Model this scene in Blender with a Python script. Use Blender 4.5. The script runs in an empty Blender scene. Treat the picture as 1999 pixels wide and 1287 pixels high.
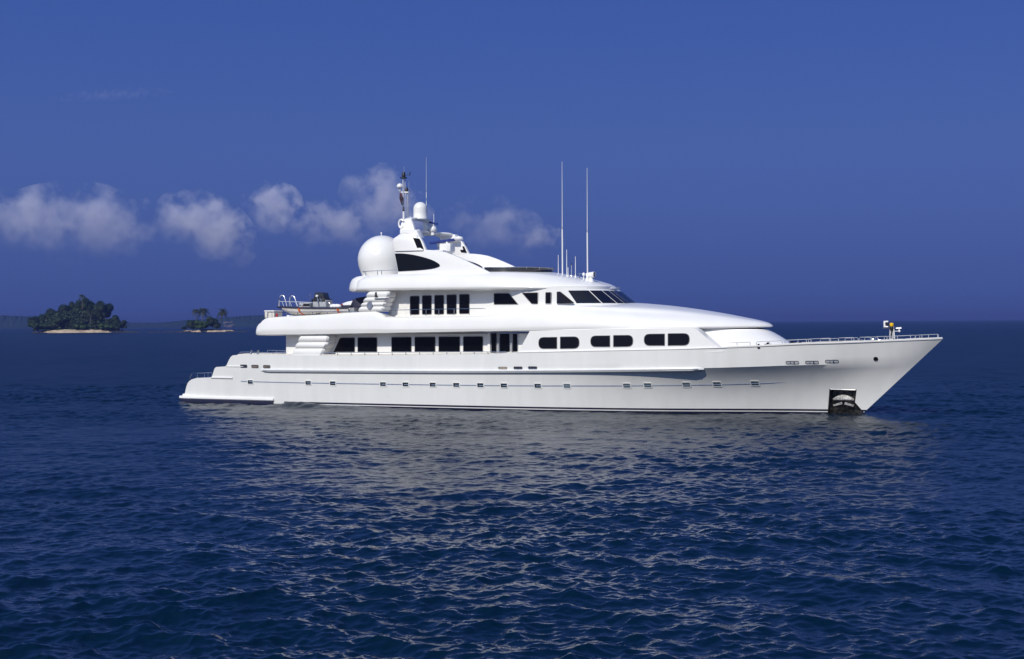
import bpy, bmesh, math, random
import numpy as np
from mathutils import Vector, Matrix

# ------------------------------------------------------------------ camera, sky, sun, exposure
scene = bpy.context.scene
COL = scene.collection
CAM_H = 5.616
F_MM = 50.0
ROLL = math.atan(.0067)
FPX = F_MM / 36.0 * 1999.0
PITCH = math.atan(14.7 / FPX)
fwd = Vector((0, math.cos(PITCH), -math.sin(PITCH)))
rgt = Vector((1, 0, 0))
upv = rgt.cross(fwd)
R_ = rgt * math.cos(ROLL) - upv * math.sin(ROLL)
U_ = rgt * math.sin(ROLL) + upv * math.cos(ROLL)
cam = bpy.data.cameras.new('camera')
cam.lens = F_MM; cam.sensor_width = 36.0; cam.sensor_fit = 'HORIZONTAL'
cam.clip_start = .5; cam.clip_end = 90000
camo = bpy.data.objects.new('camera', cam); COL.objects.link(camo)
m = Matrix((R_, U_, -fwd)).transposed().to_4x4(); m.translation = Vector((0, 0, CAM_H))
camo.matrix_world = m
scene.camera = camo

YAW = math.radians(25.841)
TX, TY = -22.113, 104.222
CY, SY = math.cos(YAW), math.sin(YAW)

SUN_EL = math.radians(38)
SUN_AZ = (-.46, -.888)                      # horizontal direction towards the sun
sun = bpy.data.lights.new('sun', 'SUN'); sun.energy = 3.85; sun.angle = math.radians(.53); sun.color = (1, .94, .825)
suno = bpy.data.objects.new('sun', sun); COL.objects.link(suno)
sd = Vector((SUN_AZ[0] * math.cos(SUN_EL), SUN_AZ[1] * math.cos(SUN_EL), math.sin(SUN_EL)))
suno.rotation_euler = sd.to_track_quat('Z', 'Y').to_euler()

world = bpy.data.worlds.new('World'); scene.world = world; world.use_nodes = True
wt = world.node_tree; wt.nodes.clear()
w_out = wt.nodes.new('ShaderNodeOutputWorld'); w_bg = wt.nodes.new('ShaderNodeBackground')
sky = wt.nodes.new('ShaderNodeTexSky'); sky.sky_type = 'NISHITA'; sky.sun_disc = False
sky.sun_elevation = SUN_EL; sky.sun_rotation = math.atan2(SUN_AZ[0], SUN_AZ[1]) % (2 * math.pi)
sky.air_density = 1.0; sky.dust_density = .0; sky.ozone_density = 3.0; sky.altitude = 0
hs = wt.nodes.new('ShaderNodeMix'); hs.data_type = 'RGBA'; hs.blend_type = 'MULTIPLY'; hs.inputs[0].default_value = 1
hs.inputs[7].default_value = (2.528, 3.12, 5.76, 1)      # the polarising filter
# look the sky up a little above the true elevation: a deep blue horizon, as through a polariser
geo = wt.nodes.new('ShaderNodeNewGeometry')
vm = wt.nodes.new('ShaderNodeVectorMath'); vm.operation = 'MULTIPLY_ADD'
vm.inputs[1].default_value = (-1, -1, -.25); vm.inputs[2].default_value = (0, 0, .60)
wt.links.new(geo.outputs['Incoming'], vm.inputs[0])
wt.links.new(vm.outputs[0], sky.inputs['Vector'])
# moist air low over the sea: paler a few degrees up, greyer on the horizon
sxyz = wt.nodes.new('ShaderNodeSeparateXYZ'); wt.links.new(geo.outputs['Incoming'], sxyz.inputs[0])
neg = wt.nodes.new('ShaderNodeMath'); neg.operation = 'MULTIPLY'; neg.inputs[1].default_value = -1; wt.links.new(sxyz.outputs['Z'], neg.inputs[0])
air = wt.nodes.new('ShaderNodeValToRGB'); air.color_ramp.interpolation = 'B_SPLINE'
for e in ((.0, (.72, .56, .52)), (.02, (.74, .58, .53)), (.055, (.84, .66, .58)), (.10, (.96, .80, .68)), (.14, (.90, .78, .685)), (.19, (.74, .71, .69)), (.25, (.64, .665, .68)), (.38, (.50, .60, .67)), (.7, (.42, .55, .66))):
    k = air.color_ramp.elements.new(e[0]); k.color = (*e[1], 1)
air.color_ramp.elements.remove(air.color_ramp.elements[len(air.color_ramp.elements) - 1]); air.color_ramp.elements.remove(air.color_ramp.elements[0])
wt.links.new(neg.outputs[0], air.inputs[0])
hs2 = wt.nodes.new('ShaderNodeMix'); hs2.data_type = 'RGBA'; hs2.blend_type = 'MULTIPLY'; hs2.inputs[0].default_value = 1
wt.links.new(sky.outputs[0], hs.inputs[6]); wt.links.new(hs.outputs[2], hs2.inputs[6]); wt.links.new(air.outputs[0], hs2.inputs[7]); 
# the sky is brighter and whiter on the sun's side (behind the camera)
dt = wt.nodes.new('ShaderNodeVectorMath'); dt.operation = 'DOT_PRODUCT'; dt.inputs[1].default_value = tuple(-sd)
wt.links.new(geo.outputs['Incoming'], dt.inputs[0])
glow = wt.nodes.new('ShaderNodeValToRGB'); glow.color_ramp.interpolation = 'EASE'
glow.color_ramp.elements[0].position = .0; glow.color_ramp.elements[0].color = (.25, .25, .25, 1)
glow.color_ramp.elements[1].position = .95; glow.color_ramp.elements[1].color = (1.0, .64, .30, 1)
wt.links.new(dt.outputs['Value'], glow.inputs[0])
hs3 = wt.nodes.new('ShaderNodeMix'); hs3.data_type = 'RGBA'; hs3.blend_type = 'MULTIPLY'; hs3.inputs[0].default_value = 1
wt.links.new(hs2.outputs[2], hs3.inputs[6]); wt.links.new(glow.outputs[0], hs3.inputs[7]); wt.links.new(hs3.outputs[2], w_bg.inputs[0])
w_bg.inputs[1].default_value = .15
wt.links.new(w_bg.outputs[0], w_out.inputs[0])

scene.view_settings.view_transform = 'Standard'; scene.view_settings.look = 'None'
scene.view_settings.exposure = 0; scene.view_settings.gamma = 1
scene.render.engine = 'CYCLES'
scene.cycles.use_denoising = True
scene.cycles.max_bounces = 6; scene.cycles.volume_bounces = 4
scene.cycles.transparent_max_bounces = 16
scene.cycles.caustics_reflective = False
scene.cycles.sample_clamp_indirect = 6
scene.cycles.volume_step_rate = .45
scene.cycles.volume_max_steps = 256

rnd = random.Random(11)

# ------------------------------------------------------------------ pixel <-> boat frame (used to measure the photograph)
def w2l(p):
    dx, dy = p[0] - TX, p[1] - TY
    return Vector((dx * CY - dy * SY, dx * SY + dy * CY, p[2]))
_O = w2l((0, 0, CAM_H))
def at(px, py, Y):
    """point of the boat's frame on the fore-and-aft plane at athwartships offset Y that the photo shows at (px, py)"""
    d = fwd + R_ * ((px - 999.5) / FPX) - U_ * ((py - 643.5) / FPX)
    e = w2l(Vector((0, 0, CAM_H)) + d) - _O
    t = (Y - _O[1]) / e[1]
    q = _O + e * t
    return (q[0], q[2])
def sea_at(px, dist):
    """world x, y at a bearing seen at photo column px"""
    return ((px - 999.5) / FPX * dist, dist)
def px_h(px, py, dist):
    """height above the sea of photo pixel at distance dist"""
    hor = 628.8 - (px - 999.5) * .0067
    return CAM_H + (hor - py) / FPX * dist

# ------------------------------------------------------------------ materials
def nt(name):
    mt = bpy.data.materials.new(name); mt.use_nodes = True
    return mt, mt.node_tree, mt.node_tree.nodes['Principled BSDF']
def mat(name, c, rough=.4, metal=0, c2=None, scale=3.0, detail=4, bump=0, bscale=30, spec=.5, coat=0, lo=.42, hi=.62):
    mt, t, b = nt(name)
    b.inputs['Roughness'].default_value = rough; b.inputs['Metallic'].default_value = metal
    b.inputs['Specular IOR Level'].default_value = spec
    b.inputs['Coat Weight'].default_value = coat; b.inputs['Coat Roughness'].default_value = .08
    tc = t.nodes.new('ShaderNodeTexCoord')
    n = t.nodes.new('ShaderNodeTexNoise'); n.inputs['Scale'].default_value = scale; n.inputs['Detail'].default_value = detail
    t.links.new(tc.outputs['Object'], n.inputs['Vector'])
    r = t.nodes.new('ShaderNodeValToRGB')
    r.color_ramp.elements[0].position = lo; r.color_ramp.elements[1].position = hi
    r.color_ramp.elements[0].color = (*(c2 or c), 1); r.color_ramp.elements[1].color = (*c, 1)
    t.links.new(n.outputs['Fac'], r.inputs['Fac']); t.links.new(r.outputs['Color'], b.inputs['Base Color'])
    if bump:
        n2 = t.nodes.new('ShaderNodeTexNoise'); n2.inputs['Scale'].default_value = bscale; n2.inputs['Detail'].default_value = 3
        t.links.new(tc.outputs['Object'], n2.inputs['Vector'])
        bp = t.nodes.new('ShaderNodeBump'); bp.inputs['Strength'].default_value = bump; bp.inputs['Distance'].default_value = .05
        t.links.new(n2.outputs['Fac'], bp.inputs['Height']); t.links.new(bp.outputs['Normal'], b.inputs['Normal'])
    return mt

def hull_mat():
    """white topside paint: broad unevenness plus faint vertical run-off streaks"""
    mt, t, b = nt('hull_paint')
    b.inputs['Roughness'].default_value = .32; b.inputs['Coat Weight'].default_value = .25; b.inputs['Coat Roughness'].default_value = .12
    tc = t.nodes.new('ShaderNodeTexCoord')
    mp = t.nodes.new('ShaderNodeMapping'); mp.inputs['Scale'].default_value = (1.6, 1.6, .18)
    t.links.new(tc.outputs['Object'], mp.inputs['Vector'])
    n = t.nodes.new('ShaderNodeTexNoise'); n.inputs['Scale'].default_value = 1.0; n.inputs['Detail'].default_value = 6
    t.links.new(mp.outputs[0], n.inputs['Vector'])
    r = t.nodes.new('ShaderNodeValToRGB'); r.color_ramp.elements[0].position = .3; r.color_ramp.elements[1].position = .62
    r.color_ramp.elements[0].color = (.69, .70, .69, 1); r.color_ramp.elements[1].color = (.735, .74, .735, 1)
    t.links.new(n.outputs['Fac'], r.inputs['Fac']); t.links.new(r.outputs[0], b.inputs['Base Color'])
    n2 = t.nodes.new('ShaderNodeTexNoise'); n2.inputs['Scale'].default_value = .9; n2.inputs['Detail'].default_value = 2
    t.links.new(tc.outputs['Object'], n2.inputs['Vector'])
    bp = t.nodes.new('ShaderNodeBump'); bp.inputs['Strength'].default_value = .12; bp.inputs['Distance'].default_value = .05
    t.links.new(n2.outputs['Fac'], bp.inputs['Height']); t.links.new(bp.outputs[0], b.inputs['Normal'])
    return mt

M = {}
M['hull'] = hull_mat()
M['white'] = mat('white_paint', (.80, .80, .79), .3, c2=(.77, .77, .76), scale=.6, bump=.06, bscale=1.2, coat=.3)
M['boot'] = mat('navy_boot_top', (.008, .009, .035), .35, c2=(.012, .012, .03), scale=2)
M['anti'] = mat('dark_antifouling', (.008, .01, .012), .6, c2=(.012, .016, .012), scale=3)
M['glass'] = mat('black_window_glass', (.003, .003, .005), .04, c2=(.002, .002, .003), scale=.3, spec=.25)
M['bridge_glass'] = mat('blue_black_bridge_glass', (.006, .008, .022), .03, c2=(.012, .010, .010), scale=.8, spec=.5)
M['gasket'] = mat('grey_window_gasket', (.25, .25, .26), .5, c2=(.2, .2, .21), scale=4)
M['port'] = mat('green_porthole_glass', (.018, .035, .042), .05, c2=(.012, .026, .032), scale=2)
M['pale_port'] = mat('porthole_glass_painted_reflection', (.11, .16, .19), .15, c2=(.09, .13, .155), scale=2)  # the paler tone paints the reflection on the forward porthole panes
M['steel'] = mat('stainless_steel', (.62, .62, .63), .18, 1, c2=(.5, .5, .52), scale=6)
M['asteel'] = mat('galvanised_anchor_steel', (.42, .42, .43), .5, .5, c2=(.22, .21, .2), scale=7, bump=.4, bscale=14)
M['rail'] = mat('pale_rail_metal', (.66, .68, .72), .32, .35, c2=(.55, .57, .62), scale=5)
M['dsteel'] = mat('dark_weathered_steel', (.06, .058, .05), .3, .8, c2=(.018, .018, .016), scale=5, bump=.6, bscale=9)
M['teak'] = mat('teak_deck', (.32, .24, .16), .7, c2=(.26, .19, .13), scale=2)
M['black'] = mat('black_fitting', (.012, .012, .014), .45, c2=(.02, .02, .022), scale=8)
M['blue'] = mat('blue_canvas', (.012, .035, .22), .7, c2=(.009, .026, .17), scale=8)
M['navy'] = mat('navy_canvas', (.012, .014, .035), .75, c2=(.02, .022, .05), scale=5, bump=.5, bscale=6)
M['orange'] = mat('orange_webbing', (.75, .16, .02), .6, c2=(.6, .11, .015), scale=10)
M['red'] = mat('red_paint', (.4, .02, .02), .5, c2=(.3, .015, .02), scale=10)
M['yellow'] = mat('yellow_paint', (.85, .55, .01), .5, c2=(.75, .45, .01), scale=10)
M['cream'] = mat('cream_gelcoat', (.66, .63, .58), .4, c2=(.6, .57, .52), scale=3)
M['grey'] = mat('grey_gelcoat', (.42, .44, .47), .4, c2=(.36, .38, .42), scale=4)
M['emblem'] = mat('blue_grey_emblem', (.13, .17, .28), .4, c2=(.22, .26, .36), scale=14)
M['smoke'] = mat('smoked_screen', (.035, .038, .05), .06, c2=(.025, .027, .035), scale=2, spec=.6)
M['sand'] = mat('beach_sand', (.50, .40, .29), .9, c2=(.33, .26, .19), scale=.25, detail=8, bump=.8, bscale=.6)
M['earth'] = mat('dark_island_earth', (.03, .04, .02), .95, c2=(.02, .03, .015), scale=.2)
M['rock'] = mat('dark_reef_rock', (.05, .042, .035), .85, c2=(.03, .026, .022), scale=.8, bump=.8, bscale=1.5)
M['trunk'] = mat('palm_bark', (.16, .13, .10), .9, c2=(.10, .08, .06), scale=2)
def leafmat(name, a, b_):
    mt = mat(name, a, .6, c2=b_, scale=.35, detail=3, spec=.25)
    return mt
M['leafA'] = leafmat('dark_green_leaves', (.020, .040, .013), (.009, .020, .008))
M['leafB'] = leafmat('mid_green_leaves', (.028, .052, .014), (.013, .028, .009))
M['leafC'] = leafmat('bright_green_leaves', (.045, .085, .018), (.022, .046, .012))
M['palm'] = leafmat('palm_fronds', (.040, .052, .014), (.022, .03, .010))

# ------------------------------------------------------------------ mesh helpers
def new_obj(name, me, parent=None, loc=None):
    o = bpy.data.objects.new(name, me); COL.objects.link(o)
    if parent: o.parent = parent
    if loc is not None: o.location = loc
    return o
def build(name, verts, faces, material, parent=None, smooth=40, fm=None, recalc=True, loc=None):
    me = bpy.data.meshes.new(name)
    me.from_pydata([tuple(map(float, v)) for v in verts], [], faces)
    mats = material if isinstance(material, (list, tuple)) else [material]
    for k in mats: me.materials.append(k)
    if fm: me.polygons.foreach_set('material_index', fm)
    if recalc:
        bm = bmesh.new(); bm.from_mesh(me)
        bmesh.ops.recalc_face_normals(bm, faces=bm.faces); bm.to_mesh(me); bm.free()
    if smooth is not None:
        me.shade_smooth(); me.set_sharp_from_angle(angle=math.radians(smooth))
    me.update()
    return new_obj(name, me, parent, loc)

class MB:
    """collects shapes into ONE mesh"""
    def __init__(s): s.v = []; s.f = []
    def add(s, v, f):
        n = len(s.v); s.v += [tuple(q) for q in v]; s.f += [tuple(i + n for i in q) for q in f]; return s
    def box(s, a, b, bev=0):
        x0, y0, z0 = a; x1, y1, z1 = b
        if not bev:
            v = [(x, y, z) for x in (x0, x1) for y in (y0, y1) for z in (z0, z1)]
            return s.add(v, [(0, 1, 3, 2), (4, 6, 7, 5), (0, 4, 5, 1), (2, 3, 7, 6), (0, 2, 6, 4), (1, 5, 7, 3)])
        bm = bmesh.new(); bmesh.ops.create_cube(bm, size=1)
        for q in bm.verts:
            q.co = Vector(((x0 + x1) / 2 + q.co.x * (x1 - x0), (y0 + y1) / 2 + q.co.y * (y1 - y0), (z0 + z1) / 2 + q.co.z * (z1 - z0)))
        bmesh.ops.bevel(bm, geom=bm.edges[:], offset=bev, segments=3, profile=.5, affect='EDGES')
        bm.verts.index_update()
        s.add([q.co[:] for q in bm.verts], [tuple(q.index for q in f.verts) for f in bm.faces]); bm.free(); return s
    def tube(s, pts, r, seg=6, r1=None):
        pts = [Vector(p) for p in pts]; n = len(pts); rings = []
        for i, p in enumerate(pts):
            t = (pts[min(i + 1, n - 1)] - pts[max(i - 1, 0)]).normalized()
            a = Vector((0, 0, 1)) if abs(t.z) < .9 else Vector((1, 0, 0))
            u = t.cross(a).normalized(); w = t.cross(u)
            rr = r if r1 is None else r + (r1 - r) * i / (n - 1)
            rings.append([p + (u * math.cos(2 * math.pi * k / seg) + w * math.sin(2 * math.pi * k / seg)) * rr for k in range(seg)])
        return s.loft(rings)
    def loft(s, rings, caps=True, closed=True):
        n = len(rings[0]); v = [q for r in rings for q in r]; f = []
        for i in range(len(rings) - 1):
            for k in range(n if closed else n - 1):
                k2 = (k + 1) % n
                f.append((i * n + k, i * n + k2, (i + 1) * n + k2, (i + 1) * n + k))
        if caps:
            f.append(tuple(range(n))[::-1]); f.append(tuple((len(rings) - 1) * n + k for k in range(n)))
        return s.add(v, f)
    def sphere(s, c, r, sx=1, sy=1, sz=1, nu=24, nv=14, zmin=-1):
        rings = []
        p0 = math.asin(max(-1, zmin))
        for i in range(nv + 1):
            p = p0 + (math.pi / 2 - p0) * i / nv
            rr = max(math.cos(p), .004)
            rings.append([(c[0] + r * sx * rr * math.cos(2 * math.pi * k / nu), c[1] + r * sy * rr * math.sin(2 * math.pi * k / nu), c[2] + r * sz * math.sin(p)) for k in range(nu)])
        return s.loft(rings)
    def lathe(s, c, prof, nu=20):
        return s.loft([[(c[0] + max(r, .003) * math.cos(2 * math.pi * k / nu), c[1] + max(r, .003) * math.sin(2 * math.pi * k / nu), c[2] + z) for k in range(nu)] for r, z in prof])
    def prism(s, poly, y0, y1, bev=0):
        """poly of (x, z) pushed from y0 to y1"""
        n = len(poly)
        if bev:
            ins = inset(poly, bev)
            sg = 1 if y1 > y0 else -1
            return s.loft([[(x, y0, z) for x, z in ins], [(x, y0 + sg * bev * .3, z) for x, z in inset(poly, bev * .3)], [(x, y0 + sg * bev, z) for x, z in poly],
                           [(x, y1 - sg * bev, z) for x, z in poly], [(x, y1 - sg * bev * .3, z) for x, z in inset(poly, bev * .3)], [(x, y1, z) for x, z in ins]])
        return s.loft([[(x, y0, z) for x, z in poly], [(x, y1, z) for x, z in poly]])
    def build(s, name, material, parent=None, smooth=40, loc=None):
        return build(name, s.v, s.f, material, parent, smooth, loc=loc)

def area(poly):
    return .5 * sum(poly[i][0] * poly[(i + 1) % len(poly)][1] - poly[(i + 1) % len(poly)][0] * poly[i][1] for i in range(len(poly)))
def inset(poly, d):
    """move each edge of a polygon inwards by d"""
    n = len(poly); sg = 1 if area(poly) > 0 else -1; out = []
    for i in range(n):
        p0, p1, p2 = (Vector(poly[(i + k) % n]) for k in (-1, 0, 1))
        a, b = (p1 - p0), (p2 - p1)
        if a.length < 1e-6 or b.length < 1e-6: out.append(tuple(p1)); continue
        a.normalize(); b.normalize()
        na, nb = Vector((-a.y, a.x)) * sg, Vector((-b.y, b.x)) * sg
        k = na + nb
        if k.length < .3: out.append(tuple(p1 + na * d)); continue
        k.normalize(); out.append(tuple(p1 + k * d / max(.45, k.dot(na))))
    return out
def rounded(poly, r, seg=5):
    n = len(poly); out = []
    rs = r if isinstance(r, (list, tuple)) else [r] * n
    for i in range(n):
        p0, p1, p2 = (Vector(poly[(i + k) % n]) for k in (-1, 0, 1))
        a, b = p0 - p1, p2 - p1
        d = min(rs[i], a.length * .49, b.length * .49)
        if d < 1e-4: out.append(tuple(p1)); continue
        s_, e_ = p1 + a.normalized() * d, p1 + b.normalized() * d
        for k in range(seg + 1):
            t = k / seg
            out.append(tuple(s_ * (1 - t) ** 2 + p1 * 2 * t * (1 - t) + e_ * t * t))
    return out
def smooth_curve(pts, sub=6):
    """open Catmull-Rom through points of any dimension"""
    P = [np.array(p, float) for p in pts]; P = [2 * P[0] - P[1]] + P + [2 * P[-1] - P[-2]]; out = []
    for i in range(1, len(P) - 2):
        for k in range(sub):
            t = k / sub
            out.append(.5 * (2 * P[i] + (P[i + 1] - P[i - 1]) * t + (2 * P[i - 1] - 5 * P[i] + 4 * P[i + 1] - P[i + 2]) * t * t + (3 * P[i] - P[i - 1] - 3 * P[i + 1] + P[i + 2]) * t ** 3))
    out.append(P[-2]); return out
def pchip(xs, ys):
    """monotone cubic through a table"""
    xs, ys = np.array(xs, float), np.array(ys, float)
    h = np.diff(xs); d = np.diff(ys) / h; mm = np.zeros(len(xs))
    for i in range(1, len(xs) - 1):
        if d[i - 1] * d[i] > 0:
            w1, w2 = 2 * h[i] + h[i - 1], h[i] + 2 * h[i - 1]
            mm[i] = (w1 + w2) / (w1 / d[i - 1] + w2 / d[i])
    mm[0], mm[-1] = d[0], d[-1]
    def fn(x):
        x = min(max(x, xs[0]), xs[-1]); i = min(max(int(np.searchsorted(xs, x)) - 1, 0), len(h) - 1)
        t = (x - xs[i]) / h[i]
        return float(ys[i] * (1 + 2 * t) * (1 - t) ** 2 + h[i] * mm[i] * t * (1 - t) ** 2 + ys[i + 1] * t * t * (3 - 2 * t) + h[i] * mm[i + 1] * t * t * (t - 1))
    return fn

def empty(name, loc, rz=0, label=None, cat=None, group=None):
    o = bpy.data.objects.new(name, None); COL.objects.link(o); o.empty_display_size = .3
    o.location = loc; o.rotation_euler = (0, 0, rz)
    return tag(o, label, cat, group)
def tag(o, label=None, cat=None, group=None, kind=None):
    for k, v in (('label', label), ('category', cat), ('group', group), ('kind', kind)):
        if v: o[k] = v
    return o
def boat_world(x, y, z):
    return (TX + x * CY + y * SY, TY - x * SY + y * CY, z)

# ================================================================== THE YACHT
yacht = empty('motor_yacht', (TX, TY, 0), -YAW, 'large white motor yacht with three decks lying still on dark blue sea', 'yacht')
Y = yacht

# ---- hull lines
LB = 52.05; XC = 36.0
f_top = pchip([.3, 2, 5, 9, 14, 28, 33, 36, 39, 42, 45, 47, 49, 50.5, 51.5, 52.05], [3.62, 3.8, 4.05, 4.2, 4.3, 4.33, 4.25, 4.08, 3.72, 3.17, 2.46, 1.90, 1.27, .79, .36, .03])
f_kn = pchip([.3, 2, 5, 9, 14, 28, 33, 36, 39, 42, 45, 47, 49, 50.5, 51.5, 52.05], [3.62, 3.8, 4.05, 4.2, 4.3, 4.33, 4.23, 4.04, 3.65, 3.08, 2.36, 1.79, 1.17, .71, .31, .02])
f_wl = pchip([.3, 5, 9, 14, 22, 28, 33, 36, 39, 42, 45, 47, 49, 50.5, 52.05], [3.55, 3.9, 4.06, 4.15, 4.12, 3.85, 3.25, 2.7, 2.08, 1.43, .84, .52, .29, .16, .02])
sheer_tab = [(.28, .62), (.50, .66), (.55, .80), (.66, 1.14), (.78, 1.38), (.95, 1.55), (1.2, 1.68), (1.69, 1.79), (3.02, 1.83), (3.10, 1.86), (3.28, 2.25), (3.42, 2.5), (3.55, 2.58), (4.40, 2.63),
             (4.48, 2.68), (4.66, 3.0), (4.86, 3.28), (5.05, 3.40), (6.33, 3.50), (9.0, 3.45), (13, 3.44), (17.76, 3.49), (25.2, 3.59), (26.84, 3.69), (33.5, 3.84), (36.6, 3.9), (39.97, 4.0), (42, 4.08), (44.44, 4.2), (46.8, 4.27), (49.7, 4.38), (52.05, 4.48)]
def sheer(x): return float(np.interp(x, [p[0] for p in sheer_tab], [p[1] for p in sheer_tab]))
KF = .672
def zknuckle(x): return .35 + KF * (sheer(x) - .35)
def xend(z): return 47.37 + z * (4.68 / 4.48) if z >= 0 else 47.37 + z * 1.2
def xcanon(x, z):
    return x if x <= XC else XC + (x - XC) * (LB - XC) / (xend(z) - XC)
def hullB(xc, z):
    zk, zs = zknuckle(max(xc, 8)), sheer(max(xc, 8))
    if z >= zk:
        s = min(1, (z - zk) / (zs - zk)); return f_kn(xc) + (f_top(xc) - f_kn(xc)) * s
    if z >= 0:
        s = z / zk; w = min(1, max(0, (xc - 30) / 12)); w = w * w * (3 - 2 * w)
        g = (.75 * s + .25 * s ** 3) * (1 - w) + (.40 * s + .60 * s ** 2.8) * w
        return f_wl(xc) + (f_kn(xc) - f_wl(xc)) * g
    return f_wl(xc) * (1 + z * .18)
def hy(x, z):
    """athwartships position of the starboard hull side (negative)"""
    return -hullB(xcanon(x, z), z)

xs = sorted(set([p[0] for p in sheer_tab if p[0] < 8] + list(np.linspace(8, 36, 43)) + list(np.linspace(36, 50, 43)) + [50.4, 50.8, 51.1, 51.4, 51.65, 51.85, 51.98, 52.05]))
LOW = [-1.3, -.4, -.05, .125, .18, .295, .39]
NS = len(LOW) + 10
def station(xc):
    zs = sheer(xc); pts = []
    zz = LOW[:] + [.35 + (zs - .35) * k for k in (.1, .22, .34, .44, .52, .60, KF, .78, .89, 1.0)]
    for i, z in enumerate(zz):
        x = xc if xc <= XC else XC + (xc - XC) * (xend(z) - XC) / (LB - XC)
        if z <= .35 and xc <= .3: pass
        b = hullB(xc, z if z < zknuckle(max(xc, 8)) - .003 else max(z, zknuckle(max(xc, 8)))) if i != LOW.__len__() + 6 or xc < 8 else f_kn(xc)
        pts.append((x, b, z))
    return pts
V = []; F = []; FM = []
rowmat = [2, 2, 1, 0, 1, 0] + [0] * 20
rows = []
for xc in xs:
    st = station(xc)
    # ring: starboard bottom -> starboard top -> (deck) -> port top -> port bottom
    ring = [(x, -b, z) for x, b, z in st] + [(x, b, z) for x, b, z in st[::-1]]
    rows.append(ring)
n = len(rows[0])
for r in rows: V += r
for i in range(len(rows) - 1):
    for k in range(n):
        k2 = (k + 1) % n
        F.append((i * n + k, i * n + k2, (i + 1) * n + k2, (i + 1) * n + k))
        if k < NS - 1: mi = rowmat[k]
        elif k == NS - 1: mi = 0
        elif k < n - 1: mi = rowmat[n - 2 - k]
        else: mi = 2
        if mi == 1 and xs[i] < 9: mi = 2 if k < 4 or k > n - 6 else 0
        FM.append(mi)
F.append(tuple(range(n))[::-1]); FM.append(0)
F.append(tuple((len(rows) - 1) * n + k for k in range(n))); FM.append(0)
hull = build('hull', V, F, [M['hull'], M['boot'], M['anti']], Y, 28, FM)

# anchor pocket: a real recess cut in the bow
pk = [at(1611, 816, -1.0), at(1617.5, 762.5, -1.15), at(1666.5, 764, -.9), at(1662.5, 788, -.85), at(1684, 812, -.6)]
cut = MB().prism(pk, -3.0, -.03).build('cutter', M['dsteel'], None, None)
cut.data.materials.append(M['dsteel'])
cut.parent = Y
bo = hull.modifiers.new('pocket', 'BOOLEAN'); bo.operation = 'DIFFERENCE'; bo.object = cut; bo.solver = 'EXACT'
bo.material_mode = 'TRANSFER'
bpy.context.view_layer.update()
dg = bpy.context.evaluated_depsgraph_get()
hm = bpy.data.meshes.new_from_object(hull.evaluated_get(dg)); hull.modifiers.clear()
old = hull.data; hull.data = hm; hm.name = 'hull'
bpy.data.objects.remove(cut)

def on_hull(poly, off, thick, name, material, parent=Y):
    """thin solid laid on the starboard hull side, poly in (x, z)"""
    mb = MB()
    mb.loft([[(x, hy(x, z) + thick, z) for x, z in poly], [(x, hy(x, z) - off, z) for x, z in poly]])
    return mb.build(name, material, parent, 30)
# pocket trim and the anchor stowed in it
def ring_on_hull(poly, w, off, name, material, parent=Y):
    a = poly; b = inset(poly, -w); mb = MB()
    n = len(a)
    q = [[(x, hy(x, z) - off, z) for x, z in a], [(x, hy(x, z) - off, z) for x, z in b], [(x, hy(x, z) + .03, z) for x, z in b], [(x, hy(x, z) + .03, z) for x, z in a]]
    v = [p for r in q for p in r]; f = []
    for i in range(4):
        j = (i + 1) % 4
        for k in range(n): f.append((i * n + k, i * n + (k + 1) % n, j * n + (k + 1) % n, j * n + k))
    return mb.add(v, f).build(name, material, parent, 30)
ring_on_hull(pk, .05, .02, 'anchor_pocket_rim', M['dsteel'])
tl, tr = pk[1], pk[2]
MB().tube([(tl[0] + (tr[0] - tl[0]) * k / 6, hy(tl[0] + (tr[0] - tl[0]) * k / 6, tl[1] + (tr[1] - tl[1]) * k / 6) - .03, tl[1] + (tr[1] - tl[1]) * k / 6 + .02) for k in range(7)], .035, 8).build('pocket_lip', M['steel'], Y)
# weathered plates low in the pocket
pl = [at(1613, 812, -1.0), at(1615.5, 789, -1.1), at(1662, 788.5, -.9), at(1681, 809, -.6)]
mb = MB()
nn = 14
top = [(pl[1][0] + (pl[2][0] - pl[1][0]) * k / nn, pl[1][1]) for k in range(nn + 1)]
bot = [(pl[0][0] + (pl[3][0] - pl[0][0]) * k / nn, -.1) for k in range(nn + 1)]
g = []
for j in range(7):
    t = j / 6
    g.append([(top[k][0] * (1 - t) + bot[k][0] * t, hy(top[k][0] * (1 - t) + bot[k][0] * t, top[k][1] * (1 - t) + bot[k][1] * t) + .10 - .04 * math.sin(k * 2.1 + j * 1.3) - .02 * t, top[k][1] * (1 - t) + bot[k][1] * t) for k in range(nn + 1)])
mb.loft(g, caps=False, closed=False)
mb.build('pocket_plate', M['dsteel'], Y, 60)

# ---- anchor (held by the pocket: a thing of its own)
ax, az = at(1640, 782, -1.15); ay = hy(ax, az) + .12
aw = boat_world(ax, ay, az)
anchor = empty('anchor', aw, -YAW, 'steel anchor stowed in the dark pocket low on the bow', 'anchor')
mb = MB()
prof = []
for k in range(13):
    a = -1 + k / 6
    prof.append((a * .62, .02 + .24 * (1 - a * a)))
poly = prof[::-1] + [(-.62, -.06), (.62, -.06)]
mb.prism([(x, z) for x, z in poly], -.12, .16, .02)
mb.build('crown', M['asteel'], anchor, 30)
mb = MB()
for s_ in (-1, 1):
    mb.prism([(s_ * .62, -.34), (s_ * .10, -.16), (s_ * .06, -.30), (s_ * .58, -.42)], -.10, .1)
mb.build('fluke', M['asteel'], anchor, 30)
MB().tube([(0, .1, -.1), (0, .25, .1), (0, .4, .3)], .06, 8).build('shank', M['steel'], anchor)

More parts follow.
